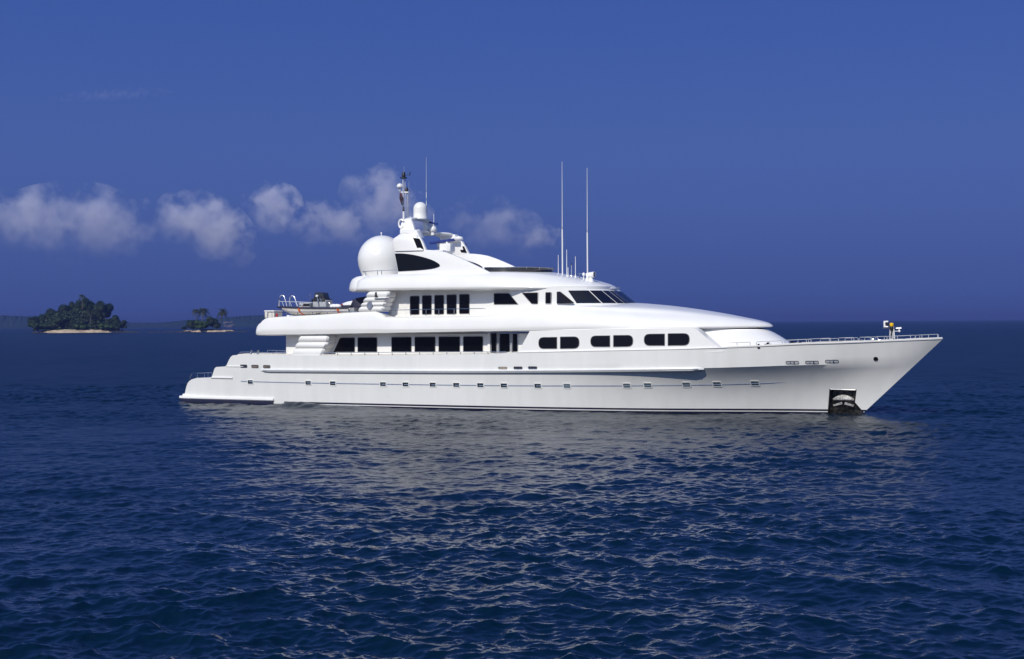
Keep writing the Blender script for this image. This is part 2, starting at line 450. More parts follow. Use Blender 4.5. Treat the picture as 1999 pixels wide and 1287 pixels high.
# ---- rub rail, feature line
def along(x0, x1, z0, z1, n=70):
    return [(x0 + (x1 - x0) * k / n, z0 + (z1 - z0) * k / n) for k in range(n + 1)]
zr = pchip([7.57, 15, 22.3, 30, 38.76], [2.40, 2.43, 2.47, 2.58, 2.74])
rings = []
for k in range(91):
    x = 7.5 + (38.9 - 7.5) * k / 90
    e = min(1, (x - 7.48) / .5, (38.95 - x) / .6); e = max(.05, e) ** .5
    y = hy(x, zr(x)); z = zr(x)
    rings.append([(x, y + .06, z + .10), (x, y - .13 * e, z + .085), (x, y - .155 * e, z + .03), (x, y - .155 * e, z - .04), (x, y - .12 * e, z - .10 * e), (x, y + .06, z - .16 * e)])
MB().loft(rings).build('rub_rail', M['hull'], Y, 30)
rings = []
for k in range(81):
    x = 7.75 + (38.6 - 7.75) * k / 80
    y = hy(x, zr(x)) - .155; z = zr(x)
    rings.append([(x, y + .01, z + .025), (x, y - .02, z + .015), (x, y - .02, z - .025), (x, y + .01, z - .035)])
MB().loft(rings).build('rub_strip', M['grey'], Y, 30)
zl = pchip([5.7, 11, 16, 22.2, 31.8, 36, 39.5, 42.9], [1.61, 1.58, 1.575, 1.58, 1.65, 1.72, 1.79, 1.91])
rings = []
for k in range(101):
    x = 5.7 + (43.25 - 5.7) * k / 100
    y = hy(x, zl(x)); z = zl(x); w = .028 * min(1, (43.3 - x) / 1.0)
    rings.append([(x, y + .02, z + w), (x, y - .012, z + w), (x, y - .012, z - w), (x, y + .02, z - w)])
MB().loft(rings).build('feature_line', M['emblem'], Y, 30)

# ---- portholes
for i, (px, py) in enumerate([(489, 747), (602, 748.7), (650, 749.5), (748, 751.2), (792, 751.7), (845, 752.2), (891, 752.7), (938, 753.2), (984, 753.8), (1050, 754.5), (1107, 754.7), (1224, 754.3), (1265, 753.6), (1341, 752.4), (1401, 751.4), (1475, 749.8)]):
    x, z = at(px, py, -4.1)
    x, z = at(px, py, hy(x, z))
    w, hgt = .235, .145
    poly = rounded([(x - w, z - hgt), (x + w, z - hgt), (x + w, z + hgt), (x - w, z + hgt)], .05, 3)
    fr = ring_on_hull(inset(poly, .02), .05, .03, 'porthole', M['white'])
    on_hull(inset(poly, .02), .008, .05, 'pane', M['port'] if i < 10 else M['pale_port'], fr)
    # aft reveal painted as a dark strip of shade; no recess is cut
    if i < 10: on_hull([(x - w + .03, z - hgt + .03), (x - w + .13, z - hgt + .03), (x - w + .10, z + hgt - .03), (x - w + .03, z + hgt - .03)], .022, .0, 'reveal_shade', M['black' if i < 9 else 'port'], fr)

# ---- fairleads and vents in the bulwark
for (px, py, w, hgt, k) in [(476, 716, .30, .10, 0), (498, 716.5, .30, .10, 1), (521, 717, .30, .10, 1), (981.5, 719.5, .30, .06, 2), (1011.5, 719.3, .30, .075, 0), (1040, 719, .30, .075, 0),
                            (1548, 709, .36, .085, 3), (1586.5, 708.6, .36, .085, 3), (1625.5, 706.6, .36, .085, 3)]:
    x, z = at(px, py, -4.1); x, z = at(px, py, hy(x, z))
    poly = rounded([(x - w, z - hgt), (x + w, z - hgt), (x + w, z + hgt), (x - w, z + hgt)], hgt * .9, 5)
    fr = ring_on_hull(inset(poly, .02), .03, .025, 'fairlead', M['steel'])
    on_hull(inset(poly, .02), .006, .05, 'opening', M[['black', 'trunk', 'sand', 'grey'][k]], fr)
    if k in (0, 3):
        for q in (-.12, .1):
            MB().tube([(x + q, hy(x, z) - .015, z - hgt * .6), (x + q, hy(x, z) - .02, z + hgt * .6)], .035, 6).build('roller', M['steel'], fr)
x, z = at(1710, 702, -1.4); x, z = at(1710, 702, hy(x, z))
circ = [(x + .13 * math.cos(a * math.pi / 10), z + .13 * math.sin(a * math.pi / 10)) for a in range(20)]
fr = ring_on_hull(inset(circ, .03), .03, .03, 'hawse_pipe', M['steel']); on_hull(inset(circ, .03), .01, .05, 'opening', M['dsteel'], fr)

# ---- stern: swimming platform with its dark belting, shelf mouldings
def stern_plan(x0, x1, b0, b1, r=.5):
    return [(x1, -b1), (x0 + r, -b0), (x0 + r * .3, -b0 + r * .12), (x0 + r * .08, -b0 + r * .4), (x0, -b0 + r), (x0, b0 - r), (x0 + r * .08, b0 - r * .4), (x0 + r * .3, b0 - r * .12), (x0 + r, b0), (x1, b1)]
pl_ = stern_plan(-.05, 8.5, 3.85, 4.20, .7)
def plate(poly, zlo, zhi, bev, name, material, parent=Y, smooth=35):
    rings = [[(x, y, zlo) for x, y in inset(poly, bev)], [(x, y, zlo + bev) for x, y in poly], [(x, y, zhi - bev) for x, y in poly], [(x, y, zhi - bev * .3) for x, y in inset(poly, bev * .3)], [(x, y, zhi) for x, y in inset(poly, bev)]]
    return MB().loft(rings).build(name, material, parent, smooth)
plate(pl_, .30, .52, .06, 'swim_platform', M['white'])
plate(inset(pl_, .05), .02, .295, .02, 'platform_belting', M['boot'])
plate(stern_plan(.22, 1.0, 3.6, 3.62, .4), .5, .66, .04, 'platform_step', M['white'])
for (x0, x1, zz) in ((3.05, 5.0, 1.83), (4.42, 6.0, 2.63)):
    rings = []
    for k in range(13):
        x = x0 + (x1 - x0) * k / 12; y = -f_top(x)
        rings.append([(x, y + .05, zz + .05), (x, y - .045, zz + .035), (x, y - .045, zz - .01), (x, y + .05, zz - .06)])
    MB().loft(rings).build('stern_moulding', M['white'], Y)

def rail(name, pts, r, posts, drop, material=M['steel'], parent=Y, extra=(), pr=None):
    """a handrail with its stanchions; posts are indices into pts"""
    mb = MB().tube(pts, r, 6)
    for e in extra: mb.tube(e, r * .7, 5)
    o = mb.build(name, material, parent)
    for i in posts:
        p = pts[i]; d = drop[i] if isinstance(drop, (list, tuple)) else drop
        MB().tube([(p[0], p[1], p[2] - d), (p[0], p[1], p[2])], pr or r, 6).build('stanchion', material, o)
    return o
def pts_at(Yp, pix): 
    out = []
    for px, py in pix:
        x, z = at(px, py, Yp); out.append((x, Yp, z))
    return out
# platform rail above the swimming steps
p = pts_at(-3.4, [(370, 740), (373, 733), (376, 730), (380, 729.5), (385, 729.5), (392, 729.3), (399, 729), (406, 728.8), (413, 728.5)])
rail('stern_rail', p, .018, (4, 6, 7, 8), .38)
# aft main-deck rail
p = pts_at(-3.9, [(467, 690), (470, 688.5), (480, 688.3), (490, 688.5), (503, 689), (520, 689.6), (533, 690), (545, 690), (552, 690), (560, 690.5)])
rail('aft_deck_rail', p, .02, (3, 4, 6, 8), .24)
p = pts_at(3.3, [(522, 685), (540, 685.3), (556, 685.7), (580, 686)])
rail('aft_deck_rail', p, .02, (0, 1, 2), .3)
# capstans and cleats on the aft bulwark
for px in (490, 503.5):
    x, z = at(px, 691, -3.85)
    MB().lathe((x, -3.85, z - .02), [(.10, 0), (.06, .06), (.05, .14), (.09, .2), (.09, .24), (.02, .26)], 10).build('capstan', M['steel'], Y)
# side-deck rail under the saloon windows
pix = [(620 + 6.7 * k, 690.2 - .0) for k in range(1)]
pp = []
for k in range(41):
    px = 632 + (988 - 632) * k / 40; py = 689.6 - 1.6 * k / 40
    x, z = at(px, py, -4.15); pp.append((x, -4.15, z))
o = rail('side_deck_rail', pp, .022, (3, 6, 9, 12, 15, 18, 21, 24, 27, 30, 33, 36, 40), .22)

# ---- decks
def hull_deck(x0, x1, dz, name, material, ins=.12):
    v = []; f = []
    N = 30
    for k in range(N + 1):
        x = x0 + (x1 - x0) * k / N; b = max(.02, f_top(xcanon(x, sheer(x))) - ins); z = sheer(x) + dz
        v += [(x, -b, z), (x, b, z), (x, -b, z - .05), (x, b, z - .05)]
    for k in range(N):
        a = 4 * k; f += [(a, a + 1, a + 5, a + 4), (a + 2, a + 6, a + 7, a + 3), (a, a + 4, a + 6, a + 2), (a + 1, a + 3, a + 7, a + 5)]
    f += [(0, 2, 3, 1), (4 * N, 4 * N + 1, 4 * N + 3, 4 * N + 2)]
    return build(name, v, f, material, Y)
hull_deck(5.3, 26.5, .055, 'aft_deck', M['cream'], .25)
hull_deck(40.2, 51.2, .06, 'foredeck', M['teak'], .2)
# cap rail along the bow
rings = []
for k in range(61):
    x = 39.9 + (52.0 - 39.9) * k / 60; y = -f_top(x); z = sheer(x)
    rings.append([(x, y + .10, z - .01), (x, y + .10, z + .07), (x, y - .02, z + .07), (x, y - .03, z + .02), (x, y, z - .04)])
MB().loft(rings).build('cap_rail', M['white'], Y)
rings = [[(q[0], -q[1], q[2]) for q in r] for r in rings]
MB().loft(rings).build('cap_rail', M['white'], Y)

# bow rails: short hoops between fairlead gaps, both sides
def bow_hoop(x0, x1, side, h=.18, posts=2):
    n = 10; pts = []
    for k in range(n + 1):
        x = x0 + (x1 - x0) * k / n; y = side * (f_top(x) - .05); z = sheer(x) + .07 + h
        if k == 0: pts.append((x, y, z - h)); pts.append((x, y, z - .05)); x += .04
        if k == n: pts.append((x - .04, y, z)); pts.append((x, y, z - .05)); pts.append((x, y, z - h))
        else: pts.append((x, y, z))
    idx = [3 + int((n - 2) * (k + 1) / (posts + 1)) for k in range(posts)]
    o = rail('bow_rail', pts, .020, idx, h, M['grey'])
    return o
for side in (-1, 1):
    for (x0, x1) in [(40.1, 41.6), (41.95, 43.4), (43.55, 45.0), (45.5, 46.5), (46.85, 47.55), (47.9, 48.6), (48.95, 50.35)]:
        bow_hoop(x0, x1, side, posts=(1 if x1 - x0 < 1.6 else 2) if side < 0 else 0)
    bow_hoop(50.6, 51.75, side, posts=2 if side < 0 else 0)
def cleat(px, py, Yp, nm='mooring_cleat', mt='black', s=1.0):
    x, z = at(px, py, Yp)
    mb = MB().lathe((x, Yp, z - .10 * s), [(.10 * s, 0), (.05 * s, .05 * s), (.05 * s, .14 * s), (.10 * s, .18 * s), (.03 * s, .24 * s)], 8)
    mb.tube([(x - .2 * s, Yp, z + .02 * s), (x + .2 * s, Yp, z + .02 * s)], .035 * s, 6)
    mb.build(nm, M[mt], Y)
for px, py, Yp in [(1499, 674, -2.9), (1481, 677, -3.1), (1547, 671.5, -2.5), (1562, 672.5, -2.3)]: cleat(px, py, Yp)
for px, py, Yp in [(1587, 669, -2.0), (1640, 667, -1.5), (1680, 665.5, -1.2), (1745, 665, -.7), (1788, 661.5, -.35)]: cleat(px, py, Yp, 'deck_roller', 'steel', .7)
# chromed windlass drum that catches the sun
x, z = at(1705, 665, -.3)
mb = MB(); mb.lathe((x, -.3, z - .25), [(.34, 0), (.34, .06), (.20, .1), (.2, .22), (.32, .28), (.30, .34), (.1, .37)], 20)
mb.tube([(x - .5, -.3, z - .1), (x - .2, -.3, z), (x + .3, -.3, z), (x + .6, -.3, z - .1)], .06, 8)
mb.build('windlass', M['steel'], Y)

# ---- bow signal mast
bx, bz = at(1743, 668, 0)
mb = MB(); zt = at(1742, 636, 0)[1]
mb.loft([[(bx - .22, -.05, bz - .2), (bx + .12, -.05, bz - .2), (bx + .12, .05, bz - .2), (bx - .22, .05, bz - .2)],
         [(bx - .17, -.05, zt), (bx + .04, -.05, zt), (bx + .04, .05, zt), (bx - .17, .05, zt)]])
o = mb.build('bow_mast', M['grey'], Y)
MB().tube([(bx + .16, -.08, bz - .2), (bx + .05, -.08, zt)], .025, 6).build('stay', M['white'], o)
MB().lathe((bx - .05, -.08, zt - .30), [(.08, 0), (.13, .1), (.12, .30), (.09, .36), (.05, .40)], 12).build('black_lantern', M['black'], o)
MB().lathe((bx - .05, -.08, zt + .0), [(.09, -.05), (.12, 0), (.12, .15), (.08, .19)], 12).build('yellow_cap', M['yellow'], o)
MB().tube([(bx - .09, -.11, zt - .7), (bx - .03, -.11, zt - .3)], .035, 6).build('lantern_cable', M['black'], o)
mb = MB()
cx, cz = at(1730, 632, 0)
mb.prism(rounded([(cx - .13, cz - .19), (cx + .14, cz - .19), (cx + .14, cz - .12), (cx - .03, cz - .11), (cx - .03, cz + .10), (cx + .14, cz + .11), (cx + .14, cz + .19), (cx - .13, cz + .19)], .03, 2), -.14, .1, .02)
o2 = mb.build('loudhailer', M['white'], o)
MB().lathe((cx + .06, 0, cz - .08), [(.07, 0), (.09, .06), (.07, .15)], 10).build('horn_mouth', M['black'], o2)
MB().tube([(cx - .2, 0, cz - .23), (bx - .1, 0, cz - .23)], .02, 6).build('bracket', M['steel'], o2)
cx, cz = at(1754.5, 641, 0)
mb = MB(); mb.tube([(cx - .15, 0, cz), (cx - .1, 0, cz), (cx + .12, 0, cz + .01), (cx + .16, 0, cz + .01)], .085, 12); mb.sphere((cx + .03, 0, cz - .2), .07)
mb.tube([(cx + .02, 0, cz - .2), (cx + .02, 0, cz)], .03, 6); mb.tube([(bx, 0, cz - .2), (cx + .02, 0, cz - .2)], .02, 6)
mb.build('bow_camera', M['white'], o)

# ---- main-deck house (inset) and the full-beam part forward of it
def house(plan, z0, z1, name, material, inb=.0, parent=Y):
    rings = [[(x, y, z0) for x, y in plan], [(x, y, z1) for x, y in plan]]
    return MB().loft(rings).build(name, material, parent, 30)
MW = -3.12
house(rounded([(8.8, -3.12), (27.6, -3.12), (27.6, 3.12), (8.8, 3.12)], .12), 3.35, 4.86, 'main_deckhouse', M['white'])
# full-beam block
a0, a1 = at(1007, 690, -4.3), at(1034, 648.5, -4.3)
b0, b1 = at(1411, 679, -3.75), at(1351, 641.5, -4.05)
def fb(side):
    g = []
    for i in range(33):
        s = i / 32
        row = []
        for j in range(7):
            t = j / 6
            x = (a0[0] * (1 - s) + b0[0] * s) * (1 - t) + (a1[0] * (1 - s) + b1[0] * s) * t
            zlo = sheer(x) - .25; zhi = a1[1] + .06 + (b1[1] - a1[1]) * s
            z = zlo * (1 - t) + zhi * t
            y = f_top(min(x, 40.3)) - .035 - .05 * t
            row.append((x, side * y, z))
        g.append(row)
    mb = MB()
    inner = [[(x, y - side * .9, z) for x, y, z in r] for r in g]
    rings = [r + ir[::-1] for r, ir in zip(g, inner)]
    mb.loft(rings)
    return mb.build('bulwark_house', M['white'], Y, 30)
fb(-1); fb(1)
house([(28.2, -3.6), (37.2, -3.1), (37.2, 3.1), (28.2, 3.6)], 3.4, 5.0, 'forward_deckhouse', M['white'])
# rounded trunk in front, under the bow visor
def trunk_ring(xn, w, z, n=2.4, x0=34.0):
    pts = []
    for k in range(41):
        a = -math.pi / 2 + math.pi * k / 40
        ca, sa = abs(math.cos(a)), abs(math.sin(a))
        pts.append((x0 + (xn - x0) * ca ** (2 / n), math.copysign(w * sa ** (2 / n), a), z))
    return pts
MB().loft([trunk_ring(43.45, 3.05, 3.9), trunk_ring(43.3, 3.0, 4.1), trunk_ring(42.5, 2.82, 4.6), trunk_ring(41.75, 2.65, 5.03), trunk_ring(41.5, 2.6, 5.12), trunk_ring(41.3, 2.55, 5.2)]).build('foredeck_trunk', M['white'], Y, 50)
# small moulding along the joint of bulwark and house
rings = []
for k in range(41):
    x = 27.0 + (40.3 - 27.0) * k / 40; y = -f_top(x); z = sheer(x)
    rings.append([(x, y + .06, z + .03), (x, y - .03, z + .025), (x, y - .035, z - .02), (x, y + .04, z - .05)])
MB().loft(rings).build('joint_moulding', M['white'], Y)

def window(poly, yf, r=.09, parent=Y, glass='glass', frame='gasket', fw=.035, name='window'):
    """window on a starboard wall: a raised gasket with its pane as a sub-part"""
    out = rounded(poly, r, 5); a = inset(out, fw); n = len(out)
    q = [[(x, yf(x, z) - .022, z) for x, z in a], [(x, yf(x, z) - .022, z) for x, z in out], [(x, yf(x, z) + .03, z) for x, z in out], [(x, yf(x, z) + .03, z) for x, z in a]]
    v = [p for rr in q for p in rr]; f = []
    for i in range(4):
        j = (i + 1) % 4
        for k in range(n): f.append((i * n + k, i * n + (k + 1) % n, j * n + (k + 1) % n, j * n + k))
    o = MB().add(v, f).build(name, M[frame], parent, 30)
    MB().loft([[(x, yf(x, z) + .03, z) for x, z in a], [(x, yf(x, z) - .010, z) for x, z in a]]).build('pane', M[glass], o, 30)
    return o
def pxwin(pix, Yp, **k):
    return window([at(px, py, Yp) for px, py in pix], lambda x, z: Yp, **k)
# saloon windows
pxwin([(650.5, 689.3), (664, 660), (693.3, 659.7), (693.3, 689)], MW, r=[.03, .12, .1, .05])
for x0, x1, yt, yb in [(698, 736.8, 659.6, 688.9), (764, 803.8, 658.9, 688.6), (809.3, 850.4, 658.5, 688.5), (856, 898.5, 658, 688.3), (904, 943.4, 657.6, 688.1)]:
    pxwin([(x0, yb), (x0, yt), (x1, yt - .3), (x1, yb)], MW, r=[.05, .1, .1, .05])
# side door lobby
for x0, x1, in ((958.5, 970), (975, 996), (1000.5, 1011)):
    q = [(x0, 692), (x0, 651.5), (x1, 651), (x1, 691.6)]
    pxwin(q, MW - .05 if x0 > 0 else MW, r=.03, name='side_door', frame='steel' if x0 > 970 else 'gasket')
for px in (972.5, 998):
    x, z = at(px, 672, MW - .12)
    MB().tube([(x, MW - .12, 3.4), (x, MW - .12, 4.93)], .05, 8).build('door_post', M['grey'], Y)
x, z = at(955, 672, MW - .08)
MB().box((x - .1, MW - .12, 3.4), (x + .08, MW + .05, 4.9)).build('door_jamb', M['white'], Y)
# oval stateroom windows: pairs
def fbY(x, z):
    s = min(1, max(0, (z - sheer(x) + .25) / (a1[1] + .06 - sheer(x) + .25)))
    return -(f_top(min(x, 40.3)) - .035 - .05 * s)
for (x0, x1, yt, yb, m0, m1) in [(1051, 1131.5, 658, 683, 1088, 1093.2), (1152.5, 1236.5, 655, 679.4, 1191.5, 1197), (1257, 1347, 651.5, 677, 1298.5, 1303.5)]:
    def A(px, py):
        x, z = at(px, py, -4.2); return at(px, py, fbY(x, z))
    dt = .022 * (x1 - x0)
    hh = (yb - yt) / 2
    for (l, r_, side) in ((x0, m0, 0), (m1, x1, 1)):
        pl0 = [A(l, yb - .5), A(l, yt + 1.2 - (1 if side else 0)), A(r_, yt + .8 - (1 if side else 0)), A(r_, yb - .5 - (.5 if side else 0))]
        rr = [.44, .44, .05, .05] if side == 0 else [.05, .05, .44, .44]
        window(pl0, fbY, r=rr, fw=.03)

# ---- upper-deck belt that runs forward into the bow visor
tab = [ # x, b, zb, then half-section points P3 P4 P5 (y,z), centre z
 (6.88, 3.75, 4.76, (3.72, 4.92), (3.65, 4.95), (3.55, 4.96), 4.96),
 (6.95, 3.95, 4.755, (3.9, 5.16), (3.82, 5.22), (3.7, 5.23), 5.23),
 (7.05, 4.08, 4.755, (4.0, 5.38), (3.9, 5.44), (3.75, 5.46), 5.46),
 (7.25, 4.16, 4.755, (4.06, 5.56), (3.96, 5.62), (3.8, 5.65), 5.65),
 (7.45, 4.2, 4.755, (4.1, 5.66), (4.0, 5.71), (3.8, 5.73), 5.73),
 (7.55, 4.22, 4.755, (4.1, 5.74), (4.0, 5.83), (3.8, 5.86), 5.84),
 (7.85, 4.25, 4.756, (4.12, 5.88), (4.0, 6.0), (3.8, 6.03), 6.0),
 (8.5, 4.28, 4.757, (4.15, 5.92), (4.02, 6.06), (3.8, 6.08), 6.03),
 (12, 4.32, 4.785, (4.2, 5.98), (4.05, 6.18), (3.8, 6.21), 6.08),
 (16.6, 4.34, 4.84, (4.22, 6.02), (4.07, 6.34), (3.8, 6.38), 6.1),
 (17.05, 4.34, 4.845, (4.22, 5.98), (4.07, 6.2), (3.8, 6.24), 6.05),
 (17.35, 4.34, 4.85, (4.22, 5.86), (4.05, 6.0), (3.8, 6.02), 6.0),
 (21, 4.36, 4.895, (4.24, 5.86), (4.07, 6.0), (3.8, 6.02), 6.0),
 (24.5, 4.36, 4.94, (4.24, 5.88), (4.06, 6.04), (3.78, 6.07), 6.05),
 (26.5, 4.34, 4.96, (4.2, 6.0), (3.9, 6.36), (3.6, 6.46), 6.5),
 (28.5, 4.32, 4.985, (4.14, 6.08), (3.75, 6.58), (3.5, 6.72), 6.76),
 (31, 4.2, 5.01, (4.02, 5.98), (3.62, 6.42), (3.36, 6.62), 6.78),
 (33, 4.02, 5.035, (3.82, 5.9), (3.36, 6.27), (3.0, 6.53), 6.80),
 (35, 3.72, 5.07, (3.5, 5.8), (3.0, 6.13), (2.55, 6.42), 6.66),
 (37, 3.28, 5.11, (3.08, 5.68), (2.6, 6.0), (2.1, 6.24), 6.42),
 (38.8, 2.7, 5.15, (2.52, 5.57), (2.15, 5.82), (1.7, 6.0), 6.13),
 (40.2, 2.02, 5.18, (1.9, 5.48), (1.6, 5.66), (1.2, 5.79), 5.86),
 (41.2, 1.32, 5.21, (1.24, 5.42), (1.04, 5.53), (.75, 5.61), 5.65),
 (41.75, .76, 5.225, (.72, 5.36), (.6, 5.43), (.42, 5.48), 5.50),
 (42.0, .3, 5.24, (.28, 5.31), (.22, 5.34), (.15, 5.36), 5.37),
 (42.06, .05, 5.27, (.045, 5.29), (.04, 5.295), (.03, 5.3), 5.3)]
def belt(tab, name, material, sub=5, parent=Y, bevel_b=.30, mid=.4):
    cols = []
    for r in tab:
        x, b, zb, p3, p4, p5, zc = r
        ed = min(.16, (p3[1] - zb) * .25)
        cols.append([x, 0, zb, b * .5, zb, b - min(.3, b * .2), zb, b - min(.05, b * .05), zb + ed * .5, b, zb + (p3[1] - zb) * mid, p3[0], p3[1], p4[0], p4[1], p5[0], p5[1], p5[0] * .5, (p5[1] + zc) / 2 + (zc - p5[1]) * .2, 0, zc])
    cols = np.array(cols)
    X = []
    for i in range(len(cols) - 1):
        m_ = max(1, int(round((cols[i + 1, 0] - cols[i, 0]) / .35)))
        X += [cols[i, 0] + (cols[i + 1, 0] - cols[i, 0]) * k / m_ for k in range(m_)]
    X.append(cols[-1, 0])
    fns = [pchip(cols[:, 0], cols[:, j]) for j in range(cols.shape[1])]
    rings = []
    for x in X:
        c = [f(x) for f in fns]
        pts = [(c[j], c[j + 1]) for j in range(1, len(c), 2)]
        low = pts[:3]; up_ = smooth_curve(pts[3:], sub)
        half = [np.array(q) for q in low] + [np.array(pts[2]) * .3 + np.array(pts[3]) * .7 + np.array([.0, -.02])] + up_
        half = half[:3] + half[4:]
        ring = [(x, -q[0], q[1]) for q in half] + [(x, q[0], q[1]) for q in half[::-1][1:-1]]
        rings.append(ring)
    return MB().loft(rings).build(name, material, parent, 42)
belt(tab, 'upper_deck_belt', M['white'])
build('upper_deck_floor', [(17.3, -3.7, 6.045), (26.5, -3.6, 6.045), (26.5, 3.6, 6.045), (17.3, 3.7, 6.045), (17.3, -3.7, 6.01), (26.5, -3.6, 6.01), (26.5, 3.6, 6.01), (17.3, 3.7, 6.01)],
      [(0, 1, 2, 3), (4, 7, 6, 5), (0, 4, 5, 1), (1, 5, 6, 2), (2, 6, 7, 3), (3, 7, 4, 0)], M['cream'], Y)

# ---- upper-deck house and wheelhouse
UW = -2.8
def wh(a, t, d=0):
    """wheelhouse front: a from 0 (side) to 1 (centreline), t from sill to head"""
    an = math.pi / 2 * (1 - a)
    nb = 2.9; X0 = 27.5
    xb = X0 + 5.5 * math.cos(an) ** (2 / nb); yb = -3.42 * math.sin(an) ** (2 / nb)
    xt = X0 + 4.25 * math.cos(an) ** (2 / nb); yt = -3.36 * math.sin(an) ** (2 / nb)
    x, y, z = xb + (xt - xb) * t, yb + (yt - yb) * t, 6.72 + .94 * t
    L = math.hypot((x - X0) / 5, y / 3.4)
    return (x + d * (x - X0) / 5, y * (1 + d / 3.4), z + d * .6)
def wh_ring(t, zz=None):
    A_ = [i / 48 for i in range(49)]
    fr = [wh(a, t) for a in A_]
    sb = [(16.83, UW), (24.0, UW), (24.4, -2.82), (26.9, -3.40), (27.2, -3.42)]
    z = fr[0][2] if zz is None else zz
    ring = [(x, y, z) for x, y in sb] + [(p[0], p[1], z) for p in fr] + [(p[0], -p[1], z) for p in fr[::-1][1:]] + [(x, -y, z) for x, y in sb[::-1]]
    return ring
MB().loft([wh_ring(0, 5.9), wh_ring(0, 6.72), wh_ring(1, 7.66), wh_ring(1, 7.85)]).build('upper_deckhouse', M['white'], Y, 35)
# tall upper saloon windows
for x0, x1, yt, yb in [(800, 819.3, 576.8, 614.2), (823.8, 843.2, 575.8, 613.9), (847.8, 867.3, 575.2, 613.6), (871.8, 891.8, 574.2, 613.2), (896.3, 917, 573.4, 612.6)]:
    pxwin([(x0, yb), (x0, yt), (x1, yt - .4), (x1, yb - .3)], UW, r=.12)
x, z = at(791, 590, UW - .04)
MB().box((x - .05, UW - .03, 6.06), (x + .05, UW + .02, 7.7)).build('wall_seam', M['white'], Y)
W2 = -3.42
def wflare(x, z): return float(np.interp(x, [24.0, 24.4, 26.9, 27.2], [UW, -2.82, -3.40, W2]))
def at_on(px, py, yf):
    y = -3.2
    for _ in range(12): x, z = at(px, py, y); y = yf(x, z)
    return at(px, py, y)
window([at_on(px, py, wflare) for px, py in [(964, 594.3), (964, 571.5), (994, 571.2), (1012.5, 594)]], wflare, r=.08)
pxwin([(1018, 570.4), (1050.5, 569.8), (1050.5, 593.3), (1038, 593.3)], W2, r=.08)
pxwin([(1064.6, 592.6), (1064.6, 569.4), (1076.3, 569.2), (1076.3, 592.3)], W2, r=.08)
def pane_wh(poly, parent=Y):
    """pane on the raked wheelhouse surface, poly of (a, t) corners: lower-left, upper-left, upper-right, lower-right"""
    n = 8; m_ = 6
    (a0_, t0), (a1_, t1), (a2_, t2), (a3_, t3) = poly
    def pt(u, v, d):
        lo = (a0_ + (a3_ - a0_) * u, t0 + (t3 - t0) * u); hi = (a1_ + (a2_ - a1_) * u, t1 + (t2 - t1) * u)
        return wh(lo[0] + (hi[0] - lo[0]) * v, lo[1] + (hi[1] - lo[1]) * v, d)
    def grid(d): return [[pt(i / n, j / m_, d) for i in range(n + 1)] for j in range(m_ + 1)]
    g1, g0 = grid(.018), grid(-.03)
    v = [q for r in g1 for q in r] + [q for r in g0 for q in r]; f = []; N = (n + 1) * (m_ + 1)
    for j in range(m_):
        for i in range(n):
            a = j * (n + 1) + i; f.append((a, a + 1, a + n + 2, a + n + 1)); f.append((N + a, N + a + n + 1, N + a + n + 2, N + a + 1))
    bd = [i for i in range(n + 1)] + [j * (n + 1) + n for j in range(1, m_ + 1)] + [m_ * (n + 1) + i for i in range(n - 1, -1, -1)] + [j * (n + 1) for j in range(m_ - 1, 0, -1)]
    for k in range(len(bd)): 
        p_, q_ = bd[k], bd[(k + 1) % len(bd)]; f.append((p_, q_, N + q_, N + p_))
    MB().add([(x, -y, z) for x, y, z in v], f).build('bridge_window', M['bridge_glass'], Y, 40)      # its twin on the port side
    return MB().add(v, f).build('bridge_window', M['bridge_glass'], Y, 40)
def a_of_x(x):
    lo, hi = 0, 1
    for _ in range(40):
        m_ = (lo + hi) / 2
        if wh(m_, 0)[0] < x: lo = m_
        else: hi = m_
    return lo
# the aft triangle is flat on the wall
pxwin([(1087, 592.3), (1087, 568.6), (1093.5, 568.3), (1121.5, 591)], W2 - .01, r=.05, glass='bridge_glass', frame='black')
# bridge panes, equal along the sweep of the front
samples = [wh(i / 400, 0) for i in range(401)]
i0 = int(a_of_x(30.62) * 400)
cum = [0]
for i in range(i0 + 1, 401): cum.append(cum[-1] + math.dist(samples[i], samples[i - 1]))
def a_at(s): return (i0 + float(np.interp(s, cum, range(len(cum))))) / 400
tot = cum[-1]
cuts = [0, .36, .60, .77, .90]
full = [c * tot for c in cuts]
half = .14 * tot
gap = .045
for k in range(5):
    s0 = full[k] + (gap if k else 0); s1 = (full[k + 1] - gap) if k < 4 else None
    A0 = a_at(s0)
    A1 = a_at(s1) if s1 is not None else None
    if k < 4: pane_wh([(A0, .06), (A0, .90), (A1, .90), (A1, .06)])
    else:  # the centre pane spans the centreline: build starboard half, its mirror follows below
        pane_wh([(A0, .06), (A0, .90), (1.0, .90), (1.0, .06)])

# ---- corrugated wing supports between the decks
def wing_support(edge, Yo, Yi, name, bulge=.13):
    """edge: rows of (z, x_aft, x_fwd) from top to bottom giving each lobe's bounds"""
    rings = []
    for (z0, l0, r0), (z1, l1, r1) in zip(edge[:-1], edge[1:]):
        for k in range(9):
            t = k / 8; bl = math.sin(math.pi * t) ** .6
            z = z0 + (z1 - z0) * t
            l = l0 + (l1 - l0) * t - bulge * .55 * bl; r_ = r0 + (r1 - r0) * t + bulge * .55 * bl
            yo = Yo - bulge * bl
            rings.append([(l, Yi, z), (l + .02, yo + .14, z), (l + .14, yo, z), (r_ - .14, yo, z), (r_ - .02, yo + .14, z), (r_, Yi, z)])
    return MB().loft(rings).build(name, M['white'], Y, 35)
def edges(rows, Yp):
    out = []
    for (yl, xl, xr) in rows:
        x0, z = at(xl, yl, Yp); x1, _ = at(xr, yl, Yp); out.append((z, x0, x1))
    return out
